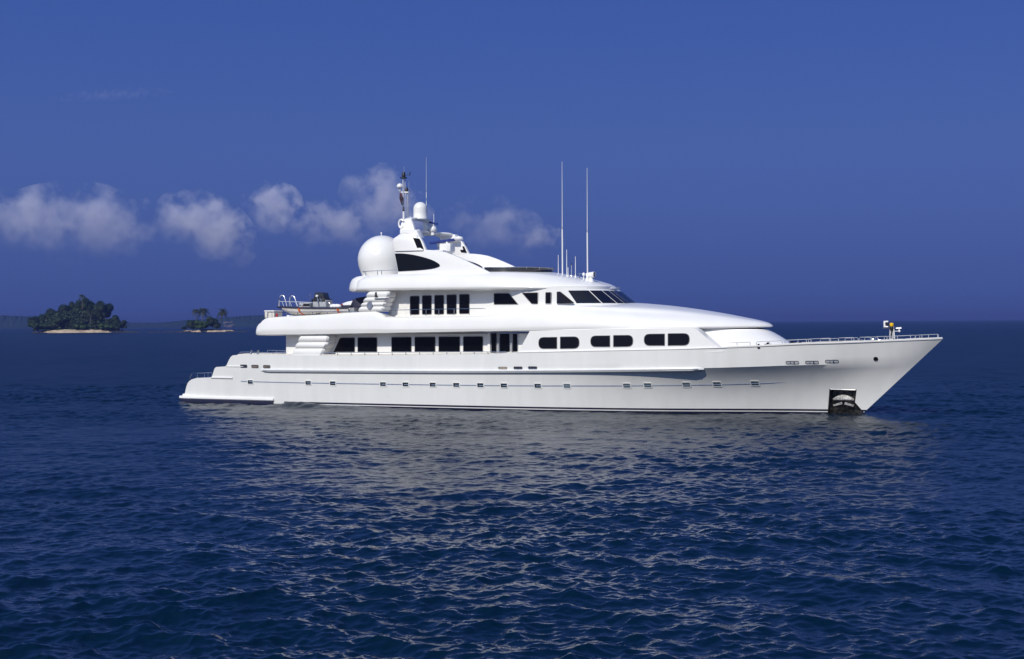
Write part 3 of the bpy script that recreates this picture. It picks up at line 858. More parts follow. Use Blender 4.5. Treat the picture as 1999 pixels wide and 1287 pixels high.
wing_support(edges([(656, 586, 640), (669.3, 579.8, 639), (681.5, 574, 633), (697.5, 569, 625)], -4.12), -4.06, -3.15, 'wing_support')
wing_support(edges([(568.5, 719, 758.5), (579.5, 713.5, 757.5), (589.5, 707.5, 752.5), (597.5, 703, 749), (608, 698, 746.5)], -4.0), -3.95, -3.15, 'wing_support')
x, z = at(721.5, 596, -4.1)
rg = [(x + .21 * math.cos(k * math.pi / 12), z + .25 * math.sin(k * math.pi / 12)) for k in range(24)]
em = MB().prism(rg, -3.8, -4.125, 0).build('emblem', M['emblem'], Y)
MB().prism([(x - .02, z - .13), (x + .02, z - .13), (x + .045, z + .13), (x + .0, z + .13)], -4.1, -4.14).build('emblem_mark', M['gasket'], em)
a_, b_ = inset(rg, .02), inset(rg, .06); n = 24
v = [(q[0], -4.14, q[1]) for q in a_] + [(q[0], -4.14, q[1]) for q in b_] + [(q[0], -4.1, q[1]) for q in b_] + [(q[0], -4.1, q[1]) for q in a_]
f = [(i * n + k, i * n + (k + 1) % n, ((i + 1) % 4) * n + (k + 1) % n, ((i + 1) % 4) * n + k) for i in range(4) for k in range(n)]
build('emblem_ring', v, f, M['gasket'], em)
x, z = at(733.5, 574.5, -4.1)
o = MB().lathe((x, -4.05, z - .18), [(.10, 0), (.09, .22), (.07, .3), (.08, .34)], 10).build('side_light', M['black'], Y)
MB().prism([(x - .12, z - .2), (x + .85, z - .2), (x + .8, z - .25), (x - .02, z - .25)], -3.7, -4.22, .015).build('light_shelf', M['white'], Y)

# upper side-deck rail
pp = pts_at(-4.0, [(748, 604.8), (790, 604), (830, 603.4), (870, 602.8), (900, 602.2), (930, 601.6), (947, 601.2), (948.5, 604)])
pp2 = []
for k in range(41):
    px = 747 + (946 - 747) * k / 40; py = 605 - 3.8 * k / 40
    x, z = at(px, py, -4.0); pp2.append((x, -4.0, z))
pp2.append((pp2[-1][0] + .05, -4.0, pp2[-1][2] - .06))
rail('upper_deck_rail', pp2, .022, (5, 11, 17, 22, 28, 34), .40)
pp3 = []
for k in range(25):
    px = 523 + (697 - 523) * k / 24; py = 608.8 - 1.6 * k / 24
    x, z = at(px, py, -4.0); pp3.append((x, -4.0, z))
rail('boat_deck_rail', pp3, .022, (0, 2, 5, 8, 12, 16, 20), [.0] * 0 or .30)
pp3 = [(7.9, -3.9 + 7.8 * k / 10, 6.42) for k in range(11)]
rail('boat_deck_rail', pp3, .022, (0, 2, 4, 6, 8, 10), .38)

# ---- roof belt over the upper deck
rt = [
 (14.7, 3.2, 7.76, (3.15, 7.9), (3.05, 7.95), (2.9, 7.97), 7.97),
 (14.78, 3.5, 7.755, (3.42, 8.12), (3.3, 8.2), (3.1, 8.24), 8.25),
 (14.95, 3.75, 7.75, (3.64, 8.32), (3.5, 8.44), (3.2, 8.5), 8.52),
 (15.3, 3.9, 7.745, (3.76, 8.42), (3.56, 8.6), (3.2, 8.68), 8.72),
 (16.0, 3.97, 7.74, (3.82, 8.48), (3.58, 8.7), (3.2, 8.8), 8.84),
 (18, 4.02, 7.72, (3.86, 8.5), (3.58, 8.76), (3.2, 8.86), 8.88),
 (22, 4.04, 7.68, (3.86, 8.5), (3.52, 8.78), (3.1, 8.88), 8.9),
 (25, 3.98, 7.655, (3.76, 8.42), (3.36, 8.72), (2.9, 8.86), 8.9),
 (27.2, 3.72, 7.64, (3.46, 8.28), (2.98, 8.6), (2.5, 8.76), 8.87),
 (28.8, 3.3, 7.635, (3.02, 8.14), (2.5, 8.42), (2.0, 8.55), 8.64),
 (30.2, 2.62, 7.64, (2.36, 7.99), (1.9, 8.17), (1.4, 8.27), 8.33),
 (31.1, 1.88, 7.65, (1.7, 7.87), (1.36, 7.98), (1.0, 8.05), 8.08),
 (31.6, 1.14, 7.665, (1.05, 7.79), (.85, 7.85), (.6, 7.89), 7.91),
 (31.8, .5, 7.68, (.45, 7.745), (.38, 7.77), (.26, 7.79), 7.80),
 (31.86, .06, 7.70, (.05, 7.72), (.045, 7.725), (.03, 7.73), 7.73)]
belt(rt, 'roof_belt', M['white'], mid=.34)
# inner, lower lobe of the roof's after end
lb = [(12.85, .6, 7.78, (.58, 7.86), (.55, 7.88), (.5, 7.89), 7.89), (12.95, 1.3, 7.77, (1.25, 8.06), (1.15, 8.14), (1.0, 8.18), 8.18), (13.2, 1.9, 7.77, (1.8, 8.3), (1.7, 8.42), (1.5, 8.48), 8.5),
      (13.6, 2.35, 7.77, (2.25, 8.45), (2.1, 8.62), (1.8, 8.7), 8.73), (14.3, 2.7, 7.76, (2.6, 8.5), (2.4, 8.74), (2.1, 8.83), 8.86), (15.2, 2.8, 7.76, (2.7, 8.5), (2.5, 8.72), (2.1, 8.82), 8.86)]
belt(lb, 'roof_overhang', M['white'])
# eyebrow over the bridge windows
# ---- sun-deck wings with their big curved windows, both sides
WY = -3.3
wp = [(776, 536), (776.5, 530), (772, 511), (768.5, 492), (766.8, 464.5), (769, 461.5), (790, 461), (816, 461.2), (823, 473), (829, 486.8), (838, 487), (852, 488.4), (866, 491), (882, 496.5), (898, 503.2), (915, 511), (932, 519), (950, 528), (962, 534), (966, 537)]
wpoly = [at(px, py, WY) for px, py in wp]
def lean(z): return max(0, (z - 9.2)) * .10
def sundeck_wing(side):
    mb = MB(); rings = []
    for (d, yy) in ((.05, 0), (.015, .012), (0, .05), (0, .24), (.015, .285), (.05, .3)):
        rings.append([(x, side * (abs(WY) - yy - lean(z)), z) for x, z in (inset(wpoly, d) if d else wpoly)])
    return mb.loft(rings).build('sundeck_wing', M['white'], Y, 40)
wl_ = sundeck_wing(-1); wr_ = sundeck_wing(1)
wwin = smooth_curve([at(px, py, WY) for px, py in [(769.5, 494), (785, 494), (805, 496.5), (825, 501), (842, 506.5), (853, 512), (858, 516.5), (857, 519.5), (848, 522.8), (832, 525.5), (812, 527.3), (795, 528.3), (777.5, 529.2)]], 4)
wwin = [tuple(q) for q in wwin]
def wing_window(side, parent):
    out = wwin; 
    for nm, yy0, yy1, mt, pr in (('wing_window', .02, -.02, 'glass', parent), ('wing_window', .28, .318, 'glass', parent)):
        MB().loft([[(x, side * (abs(WY) - yy0 - lean(z)), z) for x, z in out], [(x, side * (abs(WY) - yy1 - lean(z)), z) for x, z in out]]).build(nm, M[mt], pr, 30)
wing_window(-1, wl_); wing_window(1, wr_)

# ---- radar arch: lower arch with glazed legs, upper arch on top of it
def arch(name, rows):
    """rows go from the starboard foot over the top to the port foot: (y, z, x_aft, x_fwd, half thickness direction angle, thickness)"""
    rings = []
    for (y, z, xa, xf, ang, th) in rows:
        ny, nz = math.cos(ang) * th / 2, math.sin(ang) * th / 2
        r = min(.09, th * .3)
        prof = [(xa + r, -1), (xa + r * .3, -.86), (xa, -.55), (xa, .55), (xa + r * .3, .86), (xa + r, 1), (xf - r, 1), (xf - r * .3, .86), (xf, .55), (xf, -.55), (xf - r * .3, -.86), (xf - r, -1)]
        rings.append([(px, y + ny * s, z + nz * s) for px, s in prof])
    return MB().loft(rings).build(name, M['white'], Y, 40)
def half_rows(rs):
    st = [np.array(r, float) for r in rs]
    st = smooth_curve(st, 5)
    full_ = [tuple(r) for r in st]
    mir = [(-r[0], r[1], r[2], r[3], math.pi - r[4], r[5]) for r in full_[::-1]][1:]
    return full_ + mir
def X(px, py, Yp): return at(px, py, Yp)[0]
def Z(px, py, Yp): return at(px, py, Yp)[1]
L = -3.05
# starboard leg: bounds read off the picture, ang: direction of the plate's normal (pi = outboard)
rowsA = [(-3.08, Z(800, 489, L), X(773, 489, L), X(829.5, 489, L), math.pi, .42),
         (-3.04, Z(800, 478, L), X(770, 478, L), X(823.5, 478, L), math.pi, .44),
         (-2.98, Z(800, 466, L), X(768.5, 466, L), X(817, 466, L), math.pi - .05, .46),
         (-2.86, Z(800, 460, L), X(775, 460, L), X(815, 460, L), math.pi - .2, .44),
         (-2.62, Z(800, 455, -2.6), X(786, 455, -2.6), X(817, 455, -2.6), math.pi - .8, .26),
         (-2.1, Z(800, 451.5, -2.3) + .06, X(788, 450, -2.0), X(822, 450, -2.0), math.pi / 2 + .15, .15),
         (-1.2, Z(800, 451.5, -2.3) + .10, X(790, 450, -1.2) - .2, X(823, 450, -1.0), math.pi / 2 + .05, .13),
         (0, Z(800, 451.5, -2.3) + .12, X(790, 450, -1) - .2, X(824, 450, -.4), math.pi / 2, .13)]
arch('radar_arch', half_rows(rowsA))
L2 = -1.35
zt2 = Z(815, 426, -.8)
rowsB = [(-1.62, Z(800, 452, L2) - .1, X(786, 452, L2), X(816, 452, L2), math.pi, .34),
         (-1.52, Z(800, 440, L2), X(786, 440, L2), X(811, 440, L2), math.pi - .03, .34),
         (-1.40, Z(800, 430, L2), X(788, 430, L2), X(805.5, 430, L2), math.pi - .1, .3),
         (-1.2, zt2 - .04, X(790, 425, L2), X(806, 425, -1.2), math.pi - .7, .2),
         (-.8, zt2 + .02, X(793, 424, -.8), X(815, 424, -.8), math.pi / 2 + .1, .13),
         (0, zt2 + .04, X(793, 424, -.6), X(820, 424, -.2), math.pi / 2, .12)]
arch('upper_arch', half_rows(rowsB))
# shoulder fairings on the arch legs (the stepped blocks the photo shows on the near leg)
for side in (-1, 1):
    q = rounded([at(783, 463, -3.0), at(782.5, 453, -3.0), at(785, 449, -3.0), at(812, 448, -3.0), at(819.5, 463, -3.0)], .1, 3)
    MB().prism(q, side * 2.98, side * 2.3, .06).build('arch_fairing', M['white'], Y)
    lw = [at(806.5, 463.5, -3.25), at(818.5, 465, -3.25), at(826.5, 485.2, -3.25), at(815, 484.5, -3.25)]
    for yo, yi in ((-.018, .04), (.36, .43)):
        MB().prism(rounded(lw, .05, 3), side * (3.26 - yo) if side < 0 or 1 else 0, side * (3.26 - yi), 0).build('leg_window', M['glass'], Y)

# centreline equipment platform and coaming between the wings
x0, zz = at(867, 489, 0)
MB().box((x0 - .5, -1.0, zz - .14), (x0 + .45, .6, zz + .02), .04).box((x0 - .25, -.6, 8.8), (x0 + .35, .3, zz - .1), .03).build('radar_platform', M['white'], Y)
# main scanner: white turning box with a long blue-covered array across it
x, z = at(873, 482, -.2)
rp = MB().box((x - .42, -.55, z - .32), (x + .42, .15, z + .24), .06).build('radar_pedestal', M['white'], Y)
xa_, za_ = at(840, 473.6, -.2); xb_, zb_ = at(897, 465.8, -.2)
mb = MB(); c0 = Vector((xa_, -.2, za_)); c1 = Vector((xb_, -.2, zb_))
d = (c1 - c0).normalized()
def bar(c0, c1, w, h_, name, material, parent):
    d = (c1 - c0).normalized(); s = Vector((0, 1, 0)); u = d.cross(s).normalized(); u = u if u.z > 0 else -u
    prof = [(-w, -h_ * .6), (-w * .6, -h_), (w * .6, -h_), (w, -h_ * .6), (w, h_ * .6), (w * .6, h_), (-w * .6, h_), (-w, h_ * .6)]
    return MB().loft([[c0 + d * e + s * a + u * b for a, b in prof] for e in np.linspace(0, (c1 - c0).length, 5)]).build(name, material, parent)
bar(c0, c1 + d * -.35, .13, .085, 'radar_array', M['blue'], rp)
e0 = c1 - d * .35
MB().sphere((e0[0] + .28, -.2, e0[2] + .06), .30, 1.1, .8, .55).build('array_end', M['white'], rp)
MB().tube([(x, -.2, z + .2), (x, -.2, z + .45)], .1, 10).build('radar_shaft', M['white'], rp)
# upper small scanner and floodlight cluster
x, z = at(845, 447, .6)
rp = MB().sphere((x, .6, z), .27, 1, 1, .9).sphere((x - .35, .5, z + .18), .16).tube([(x, .6, z - .4), (x, .6, z)], .14, 10).tube([(x - .35, .5, z - .3), (x - .35, .5, z + .2)], .09, 8).box((x - .62, .3, z - .1), (x - .3, .7, z + .45), .04).build('small_radar_pedestal', M['white'], Y)
a1_, a2_ = at(838.5, 433.3, .6), at(853.5, 436.6, .6)
bar(Vector((a1_[0], .6, a1_[1])), Vector((a2_[0], .6, a2_[1])), .09, .06, 'small_radar_array', M['blue'], rp)
xq = (a1_[0] + a2_[0]) / 2
MB().tube([(xq, .6, a1_[1] - .4), (xq, .6, a1_[1])], .05, 8).build('radar_shaft', M['white'], rp)
a3_ = at(846.8, 417, .6)
MB().tube([(a3_[0], .6, a1_[1]), (a3_[0], .6, a3_[1])], .02, 6).build('whip_antenna', M['white'], Y)

# ---- domes
x, z = at(746, 506.5, -.8)
dome = MB()
rr = 1.66
dome.lathe((x, -.8, z), [(1.28, -1.6), (1.30, -1.32), (1.36, -1.1), (1.50, -.75), (1.62, -.36), (1.66, 0)] + [(rr * math.cos(k * math.pi / 28), rr * math.sin(k * math.pi / 28)) for k in range(1, 15)], 40)
do = dome.build('satellite_dome', M['white'], Y, 60)
MB().tube([(x - .05, -.8, z + 1.62), (x - .05, -.8, z + 1.82)], .03, 6).sphere((x - .05, -.8, z + 1.82), .06).build('dome_finial', M['white'], do)
x, z = at(820.5, 408, -.3)
sd_ = MB().lathe((x, -.3, z), [(.50, -.66), (.50, -.58), (.475, -.55), (.475, -.2), (.475, .02)] + [(.475 * math.cos(k * math.pi / 24), .02 + .48 * math.sin(k * math.pi / 24)) for k in range(1, 13)], 28).build('communications_dome', M['white'], Y, 60)
# rail round the big dome
pr_ = [at(705, 529.5, -2.2), at(714, 529.0, -2.6), at(737, 527.8, -2.9), at(745, 527.3, -2.95), at(775, 526.3, -3.1)]
yl = [-2.0, -2.6, -2.9, -2.95, -3.1]
rail('dome_rail', [(q[0], y_, q[1]) for q, y_ in zip(pr_, yl)], .02, (1, 2, 3), .32, extra=())

# ---- smoked screen around the front of the sun deck
def screen_pts(z0, z1, grow):
    pts = []
    for k in range(41):
        a = -math.pi / 2 + math.pi * k / 40
        pts.append((24.0 + (3.05 + grow) * abs(math.cos(a)) ** .8, math.copysign((2.75 + grow * .4) * abs(math.sin(a)) ** .8, a)))
    return pts
lo, hi = screen_pts(0, 0, .0), screen_pts(0, 0, .22)
def zf(x): return float(np.interp(x, [24, 25.5, 27.3], [8.88, 8.86, 8.80]))
v = [(x, y, zf(x)) for x, y in lo] + [(x, y, 9.14) for x, y in hi] + [(x - .02, y * .99, 9.14) for x, y in hi] + [(x - .02, y * .99, zf(x)) for x, y in lo]
n = 41; f = [(i * n + k, i * n + k + 1, ((i + 1) % 4) * n + k + 1, ((i + 1) % 4) * n + k) for i in range(4) for k in range(n - 1)]
f += [(0, n, 2 * n, 3 * n), (n - 1, 4 * n - 1, 3 * n - 1, 2 * n - 1)]
scr = build('sundeck_screen', v, f, M['smoke'], Y)
MB().tube([(x, y, 9.15) for x, y in hi], .022, 6).build('screen_rail', M['steel'], scr)
for k in (6, 11, 16, 20, 24, 29, 34):
    MB().tube([(lo[k][0] - .05, lo[k][1] * .98, zf(lo[k][0])), (hi[k][0], hi[k][1], 9.14)], .018, 5).build('screen_post', M['steel'], scr)
# ---- masthead: two thin poles with their lights, lanterns and vane
def P(px, py, Yp): q = at(px, py, Yp); return (q[0], Yp, q[1])
MYs = -1.35
mast = MB().tube([P(788.5, 452, MYs), P(788, 400, MYs), P(786.5, 346, MYs)], .045, 7).build('signal_mast', M['rail'], Y)
for nm, pts, r, mt in [('mast_pole', [P(791, 380, -1.2), P(790.5, 346, -1.2)], .035, 'rail'), ('mast_pole', [P(796, 452, -1.1), P(796, 376, -1.1)], .035, 'rail'),
                       ('mast_pole', [P(793, 420, -1.3), P(792, 376, -1.3)], .018, 'grey'), ('crossbar', [P(783, 374.8, -1.35), P(797.5, 374.8, -1.2)], .055, 'white'),
                       ('mast_stay', [P(798, 452, -1.0), P(798.3, 352, -1.0)], .010, 'grey'), ('mast_base_tube', [P(788, 450, -1.5), P(787.8, 412, -1.5)], .07, 'white'),
                       ('mast_base_tube', [P(801, 436, -1.2), P(801, 422, -1.2)], .035, 'white'), ('lightning_rod', [P(788.5, 340, -1.3), P(789, 324, -1.3)], .009, 'grey')]:
    MB().tube(pts, r, 7).build(nm, M[mt], mast)
p = P(788, 346, -1.3); MB().lathe((p[0], p[1], p[2] - .05), [(.22, 0), (.24, .03), (.22, .07)], 12).build('mast_table', M['black'], mast)
MB().lathe((p[0], p[1], p[2] + .02), [(.06, 0), (.12, .06), (.12, .26), (.08, .34), (.03, .36)], 12).build('masthead_light', M['black'], mast)
MB().tube([P(791, 341.5, -1.3), P(800, 340, -1.3)], .012, 5).tube([P(799.3, 342, -1.3), P(801, 334.5, -1.3)], .03, 5).build('wind_vane', M['black'], mast)
p = P(780.5, 363, -1.4); MB().sphere(p, .21, 1, 1, .95, zmin=-.4).build('mast_dome', M['white'], mast)
MB().tube([P(780.5, 366, -1.4), P(781, 374.5, -1.4)], .05, 6).tube([P(777, 370.5, -1.4), P(783, 371.5, -1.4)], .03, 6).build('dome_bracket', M['grey'], mast)
p = P(793.8, 374, -1.2); MB().lathe((p[0], p[1], p[2]), [(.06, 0), (.11, .05), (.11, .2), (.08, .28), (.03, .31)], 12).build('steaming_light', M['black'], mast)
p = P(787.6, 408, -1.5); MB().lathe((p[0], p[1], p[2] - .12), [(.05, 0), (.08, .08), (.04, .16), (.06, .28)], 8).build('deck_light', M['black'], mast)
p = P(785, 436, -1.6)
mb = MB()
mb.loft([[(p[0] + (.27 + .07 * math.cos(b)) * math.cos(a) * .75, p[1] - .1 + .07 * math.sin(b), p[2] + (.27 + .07 * math.cos(b)) * math.sin(a)) for b in np.linspace(0, 2 * math.pi, 9)[:-1]] for a in np.linspace(.6, 2 * math.pi - .6, 20)])
mb.build('horn_coil', M['white'], mast)

# ---- whip antennas on the wheelhouse roof
def roof_z(x): 
    xs_ = [r[0] for r in rt]; return float(np.interp(x, xs_, [r[6] for r in rt]))
def whip(px, ptop, pbase, Yp, r, joint=None, mt='white'):
    x, zb_ = at(px, pbase, Yp); _, zt_ = at(px, ptop, Yp)
    if joint:
        zj = at(px, joint, Yp)[1]
        o = MB().tube([(x, Yp, zb_ - .1), (x, Yp, zj)], r, 7).build('whip_antenna', M[mt], Y)
        MB().tube([(x, Yp, zj), (x + .01, Yp, (zj + zt_) / 2), (x + .015, Yp, zt_)], r * .55, 6, r * .25).build('upper_whip', M[mt], o)
        MB().tube([(x, Yp, zj - .02), (x, Yp, zj + .16)], r * .8, 7).build('joint', M['grey'], o)
    else:
        o = MB().tube([(x, Yp, zb_ - .1), (x, Yp, zt_)], r, 6, r * .6).build('whip_antenna', M[mt], Y)
    MB().lathe((x, Yp, zb_ - .16), [(r * 3.2, 0), (r * 3.2, .12), (r * 1.8, .22), (r * 1.2, .3)], 10).build('antenna_base', M['white'], o)
whip(1098.2, 315, 541, -1.0, .045, 447)
whip(1147, 327, 543, -.9, .045, 453)
whip(1090, 497, 538, -.7, .026)
whip(1106.6, 486.5, 541, -1.2, .03)
whip(1109, 521, 541, -1.25, .03)
whip(1115.7, 514, 540.5, -1.0, .03, mt='grey')
whip(1123.5, 500, 540, -.8, .026)
whip(832.5, 306, 424, .8, .022, 374)
p = P(1115.7, 515, -1.0); MB().sphere(p, .05).build('antenna_tip', M['black'], Y)
# anemometer, small dome and searchlight
o = MB().tube([P(1131, 542, -.9), P(1131.5, 536, -.9), P(1131, 533.5, -.9)], .03, 6).tube([P(1129.5, 533, -.9), P(1138, 533.6, -.9)], .018, 6).build('deck_horn', M['steel'], Y)
p = P(1139.5, 535, -.9); o = MB().sphere((p[0], p[1], p[2]), .1, 1, 1, 1.2).tube([(p[0], p[1], p[2] - .36), (p[0], p[1], p[2])], .03, 6).build('position_dome', M['white'], Y)
p = P(1139.4, 545, -.9); MB().lathe((p[0], p[1], p[2] - .05), [(.08, 0), (.07, .08), (.02, .12)], 10).build('dome_foot', M['white'], o)
p = P(1154, 536.5, -.8)
o = MB().tube([(p[0] - .3, p[1], p[2] - .02), (p[0] - .22, p[1], p[2]), (p[0] + .18, p[1] - .06, p[2] + .03), (p[0] + .26, p[1] - .07, p[2] + .03)], .16, 14, .2).build('searchlight', M['white'], Y)
MB().tube([(p[0] + .255, p[1] - .07, p[2] + .03), (p[0] + .275, p[1] - .07, p[2] + .03)], .175, 14).build('lamp_glass', M['gasket'], o)
MB().lathe((p[0] - .02, p[1], p[2] - .62), [(.26, 0), (.24, .14), (.15, .35), (.10, .55)], 12).build('searchlight_post', M['white'], o)
p = P(1148, 545, -.85); MB().lathe((p[0], p[1], p[2] - .1), [(.14, 0), (.15, .12), (.08, .26), (.06, .4)], 10).build('antenna_bracket', M['dsteel'], Y)

# ================================================================== THINGS ON THE YACHT
# flag hanging furled from the crossbar
fl = P(781.5, 376, -1.5)
mb = MB(); rings = []
for k in range(13):
    t = k / 12
    q = P(781.3 + 4.2 * t, 376 + 24 * t, -1.5)
    w = .045 + .07 * math.sin(math.pi * min(1, t * 1.1)) * (1 - .3 * t)
    rings.append([(q[0] - fl[0] + w * math.cos(a) * (1 + .4 * math.sin(3 * a + 5 * t)), q[1] - fl[1] + w * .7 * math.sin(a), q[2] - fl[2]) for a in np.linspace(0, 2 * math.pi, 11)[:-1]])
mb.loft(rings)
fo = mb.build('furled_flag', [mat('dark_red_flag_cloth', (.10, .015, .018), .8, c2=(.02, .018, .03), scale=3, lo=.45, hi=.55)], None, 60)
fo.location = boat_world(*fl); fo.rotation_euler = (0, 0, -YAW)
tag(fo, 'dark red flag hanging furled below the mast crossbar', 'flag')

def deck_thing(name, x, y, z, label, cat, group=None):
    return empty(name, boat_world(x, y, z), -YAW, label, cat, group)
# white deck locker at the stern end of the boat deck
xx, zz0 = at(525, 617, -2.9); xy, zz1 = at(543, 606, -2.9)
lk = deck_thing('deck_locker', (xx + xy) / 2, -2.9, 6.05, 'white deck locker at the after end of the boat deck', 'locker')
hw = (xy - xx) / 2
MB().box((-hw, -.5, 0), (hw, .5, zz1 - 6.05 - .06), .03).build('body', M['cream'], lk)
MB().box((-hw - .03, -.53, zz1 - 6.05 - .055), (hw + .03, .53, zz1 - 6.05 + .03), .025).build('lid', M['white'], lk)
MB().tube([(hw + .1, -.3, .02), (hw + .1, -.3, .3)], .07, 8).build('fire_bottle', M['red'], lk)

# the tender on its chocks
TYo = -2.3
t0, t1 = at(542.5, 598, TYo), at(693, 604, TYo)
TL = t1[0] - t0[0]
tz = 6.1
tender = deck_thing('tender', t0[0], TYo, tz, 'white open tender with grey rails and smoked windscreen strapped on the boat deck', 'boat')
gz = t0[1] - tz       # gunwale height
def tz_at(px, py): q = at(px, py, TYo - .6); return q[0] - t0[0], q[1] - tz
rings = []
for k in range(25):
    s = k / 24; x = TL * s
    b = .95 * (1 - (1 - min(1, s * 1.9)) ** 2.2) if s < .53 else .95 - .08 * (s - .53)
    b = max(.04, b)
    keel = .06 + (gz - .1) * max(0, 1 - s * 3.2) ** 1.8
    g = gz - .10 * math.sin(math.pi * min(1, s)) * .6 - .16 * s
    chine = keel + (g - keel) * .45
    rings.append([(x, 0, keel), (x, -b * .55, keel + (chine - keel) * .6), (x, -b * .86, chine), (x, -b * .96, (chine + g) / 2), (x, -b, g), (x, -b + min(.1, b * .4), g + .01), (x, -b * .75, g - .10), (x, b * .75, g - .10), (x, b - min(.1, b * .4), g + .01), (x, b, g), (x, b * .96, (chine + g) / 2), (x, b * .86, chine), (x, b * .55, keel + (chine - keel) * .6)])
th = MB().loft(rings).build('hull', M['cream'], tender, 40)
for sgn, i in ((-1, 4), (1, 9)):
    MB().tube([(r[i][0], r[i][1] + sgn * .01, r[i][2]) for r in rings], .055, 7).build('gunwale_fender', M['navy'], tender)
bow_p = [(rings[1][i][0] - .02, rings[1][i][1] * 1.02, rings[1][i][2]) for i in range(13)]
MB().loft([[(x - .02, y * 1.1, z) for x, y, z in rings[0]], [(x, y * 1.06 + .0, z) for x, y, z in rings[1]], [(x, y * 1.03, z) for x, y, z in rings[2]]]).build('bow_patch', M['blue'], tender, 40)
for k, x in enumerate((1.3, 3.6, 5.2)):
    MB().box((x - .12, -.7, -.06), (x + .12, .7, .12), .02).build('chock', M['white'], tender)
def hoop(pix, yy, r=.04):
    q = [at(px, py, TYo + yy) for px, py in pix]
    return [(a - t0[0], yy, b - tz) for a, b in q]
mb = MB()
for yy in (-.75, .55):
    mb.tube(hoop([(545, 597), (545, 586), (546.5, 578.5), (549, 576), (552.5, 576), (555, 578.5), (558, 589), (560, 597)], yy) if yy < 0 else hoop([(565 + 0, 597), (565, 588), (566, 580), (569, 576.8), (572, 576.8), (575, 579.5), (578.5, 590), (581, 597)], yy), .03, 7)
mb.tube(hoop([(543.5, 597), (543.5, 587), (549, 588), (580, 588.5), (609, 590)], -.8), .025, 6)
for px in (551, 566, 577, 586): mb.tube(hoop([(px, 589), (px + 3, 597)], -.8), .02, 5)
mb.build('hand_rail', M['rail'], tender)
def tbox(px0, py0, px1, py1, y0, y1, bev=.03):
    a, b = at(px0, py1, TYo + y0), at(px1, py0, TYo + y0)
    return MB().box((a[0] - t0[0], y0, a[1] - tz), (b[0] - t0[0], y1, b[1] - tz), bev)
tbox(583, 590, 605, 599, -.5, .5).build('seat_box', M['grey'], tender)
tbox(592, 592, 604, 596.5, -.53, -.49, 0).build('seat_opening', M['black'], tender)
con = tbox(610, 585, 636, 599, -.42, .45, .05).build('console', M['grey'], tender)
def tpoly(pix, yy): return [(at(px, py, TYo + yy)[0] - t0[0], at(px, py, TYo + yy)[1] - tz) for px, py in pix]
MB().prism(tpoly([(612, 586), (615.5, 570.5), (617.5, 569.5), (629, 570), (631, 572), (634, 586)], -.3), -.36, .36, .03).build('windscreen', M['smoke'], con)
MB().prism(tpoly([(609, 588), (611, 583), (636, 583), (637, 588)], -.3), -.45, .46, .02).build('dash', M['black'], con)
mb = MB()
for pix in ([(619, 578), (621, 590)], [(621, 586), (625, 582), (628, 588)], [(623, 597), (622, 588), (625, 580)]):
    mb.tube([(x, -.44, z) for x, z in tpoly(pix, -.44)], .04, 6)
mb.build('wheel_bracket', M['steel'], con)
MB().prism(tpoly([(624, 597), (624.5, 582), (630, 580), (636, 586), (635.5, 597)], -.4), -.4, .42, .05).build('helm_seat', M['black'], tender)
MB().prism(rounded(tpoly([(616.5, 579), (616.5, 575), (621, 575), (621, 579)], -.38), .04, 3), -.40, -.34).build('compass', M['white'], con)
MB().tube([(x, -.7, z) for x, z in tpoly([(605, 598), (605.5, 582), (604.8, 573)], -.7)], .018, 5).build('aerial', M['steel'], tender)
mb = MB().tube([(x, -.6, z) for x, z in tpoly([(636, 590), (640, 589), (643.5, 591), (646, 597)], -.6)], .025, 6).build('aft_rail', M['steel'], tender)
for px0 in (585, 661.5):
    s = (at(px0, 600, TYo - .95)[0] - t0[0]) / TL; i = min(23, max(1, int(s * 24)))
    rr_ = rings[i]; x = rr_[0][0]
    path = [(q[1], q[2]) for q in rr_[0:6]] + [(0, rr_[5][2] + .02)]
    mb = MB(); pr = []
    for (y_, z_) in path:
        pr.append([(x - .07, y_ * 1.05 - .01, z_ - (.02 if y_ > -.3 else 0)), (x + .07, y_ * 1.05 - .01, z_ - (.02 if y_ > -.3 else 0)), (x + .07, y_ * 1.02 + .02, z_ + .03), (x - .07, y_ * 1.02 + .02, z_ + .03)])
    mb.loft(pr).build('strap', M['orange'], tender)
mb = MB()
for k in range(5):
    q = tpoly([(649 + 3 * k, 597 - .6 * (k % 2))], -.8)[0]
    mb.sphere((q[0], -.8, q[1]), .17, 1.2, 1, .8, 12, 8)
mb.build('fender', M['white'], tender)
q0 = tpoly([(687, 600), (687, 612), (696, 612), (696, 600)], -.5)
MB().prism(q0, -.8, .4, .05).build('engine_bracket', M['gasket'], tender)
# handles visible low on the tender's chine
for px in (621, 656):
    q = tpoly([(px - 4, 610), (px - 3, 611.2), (px + 3, 611.2), (px + 4, 610)], -1.0)
    MB().tube([(x, -1.0, z) for x, z in q], .03, 6).build('lifting_handle', M['black'], tender)
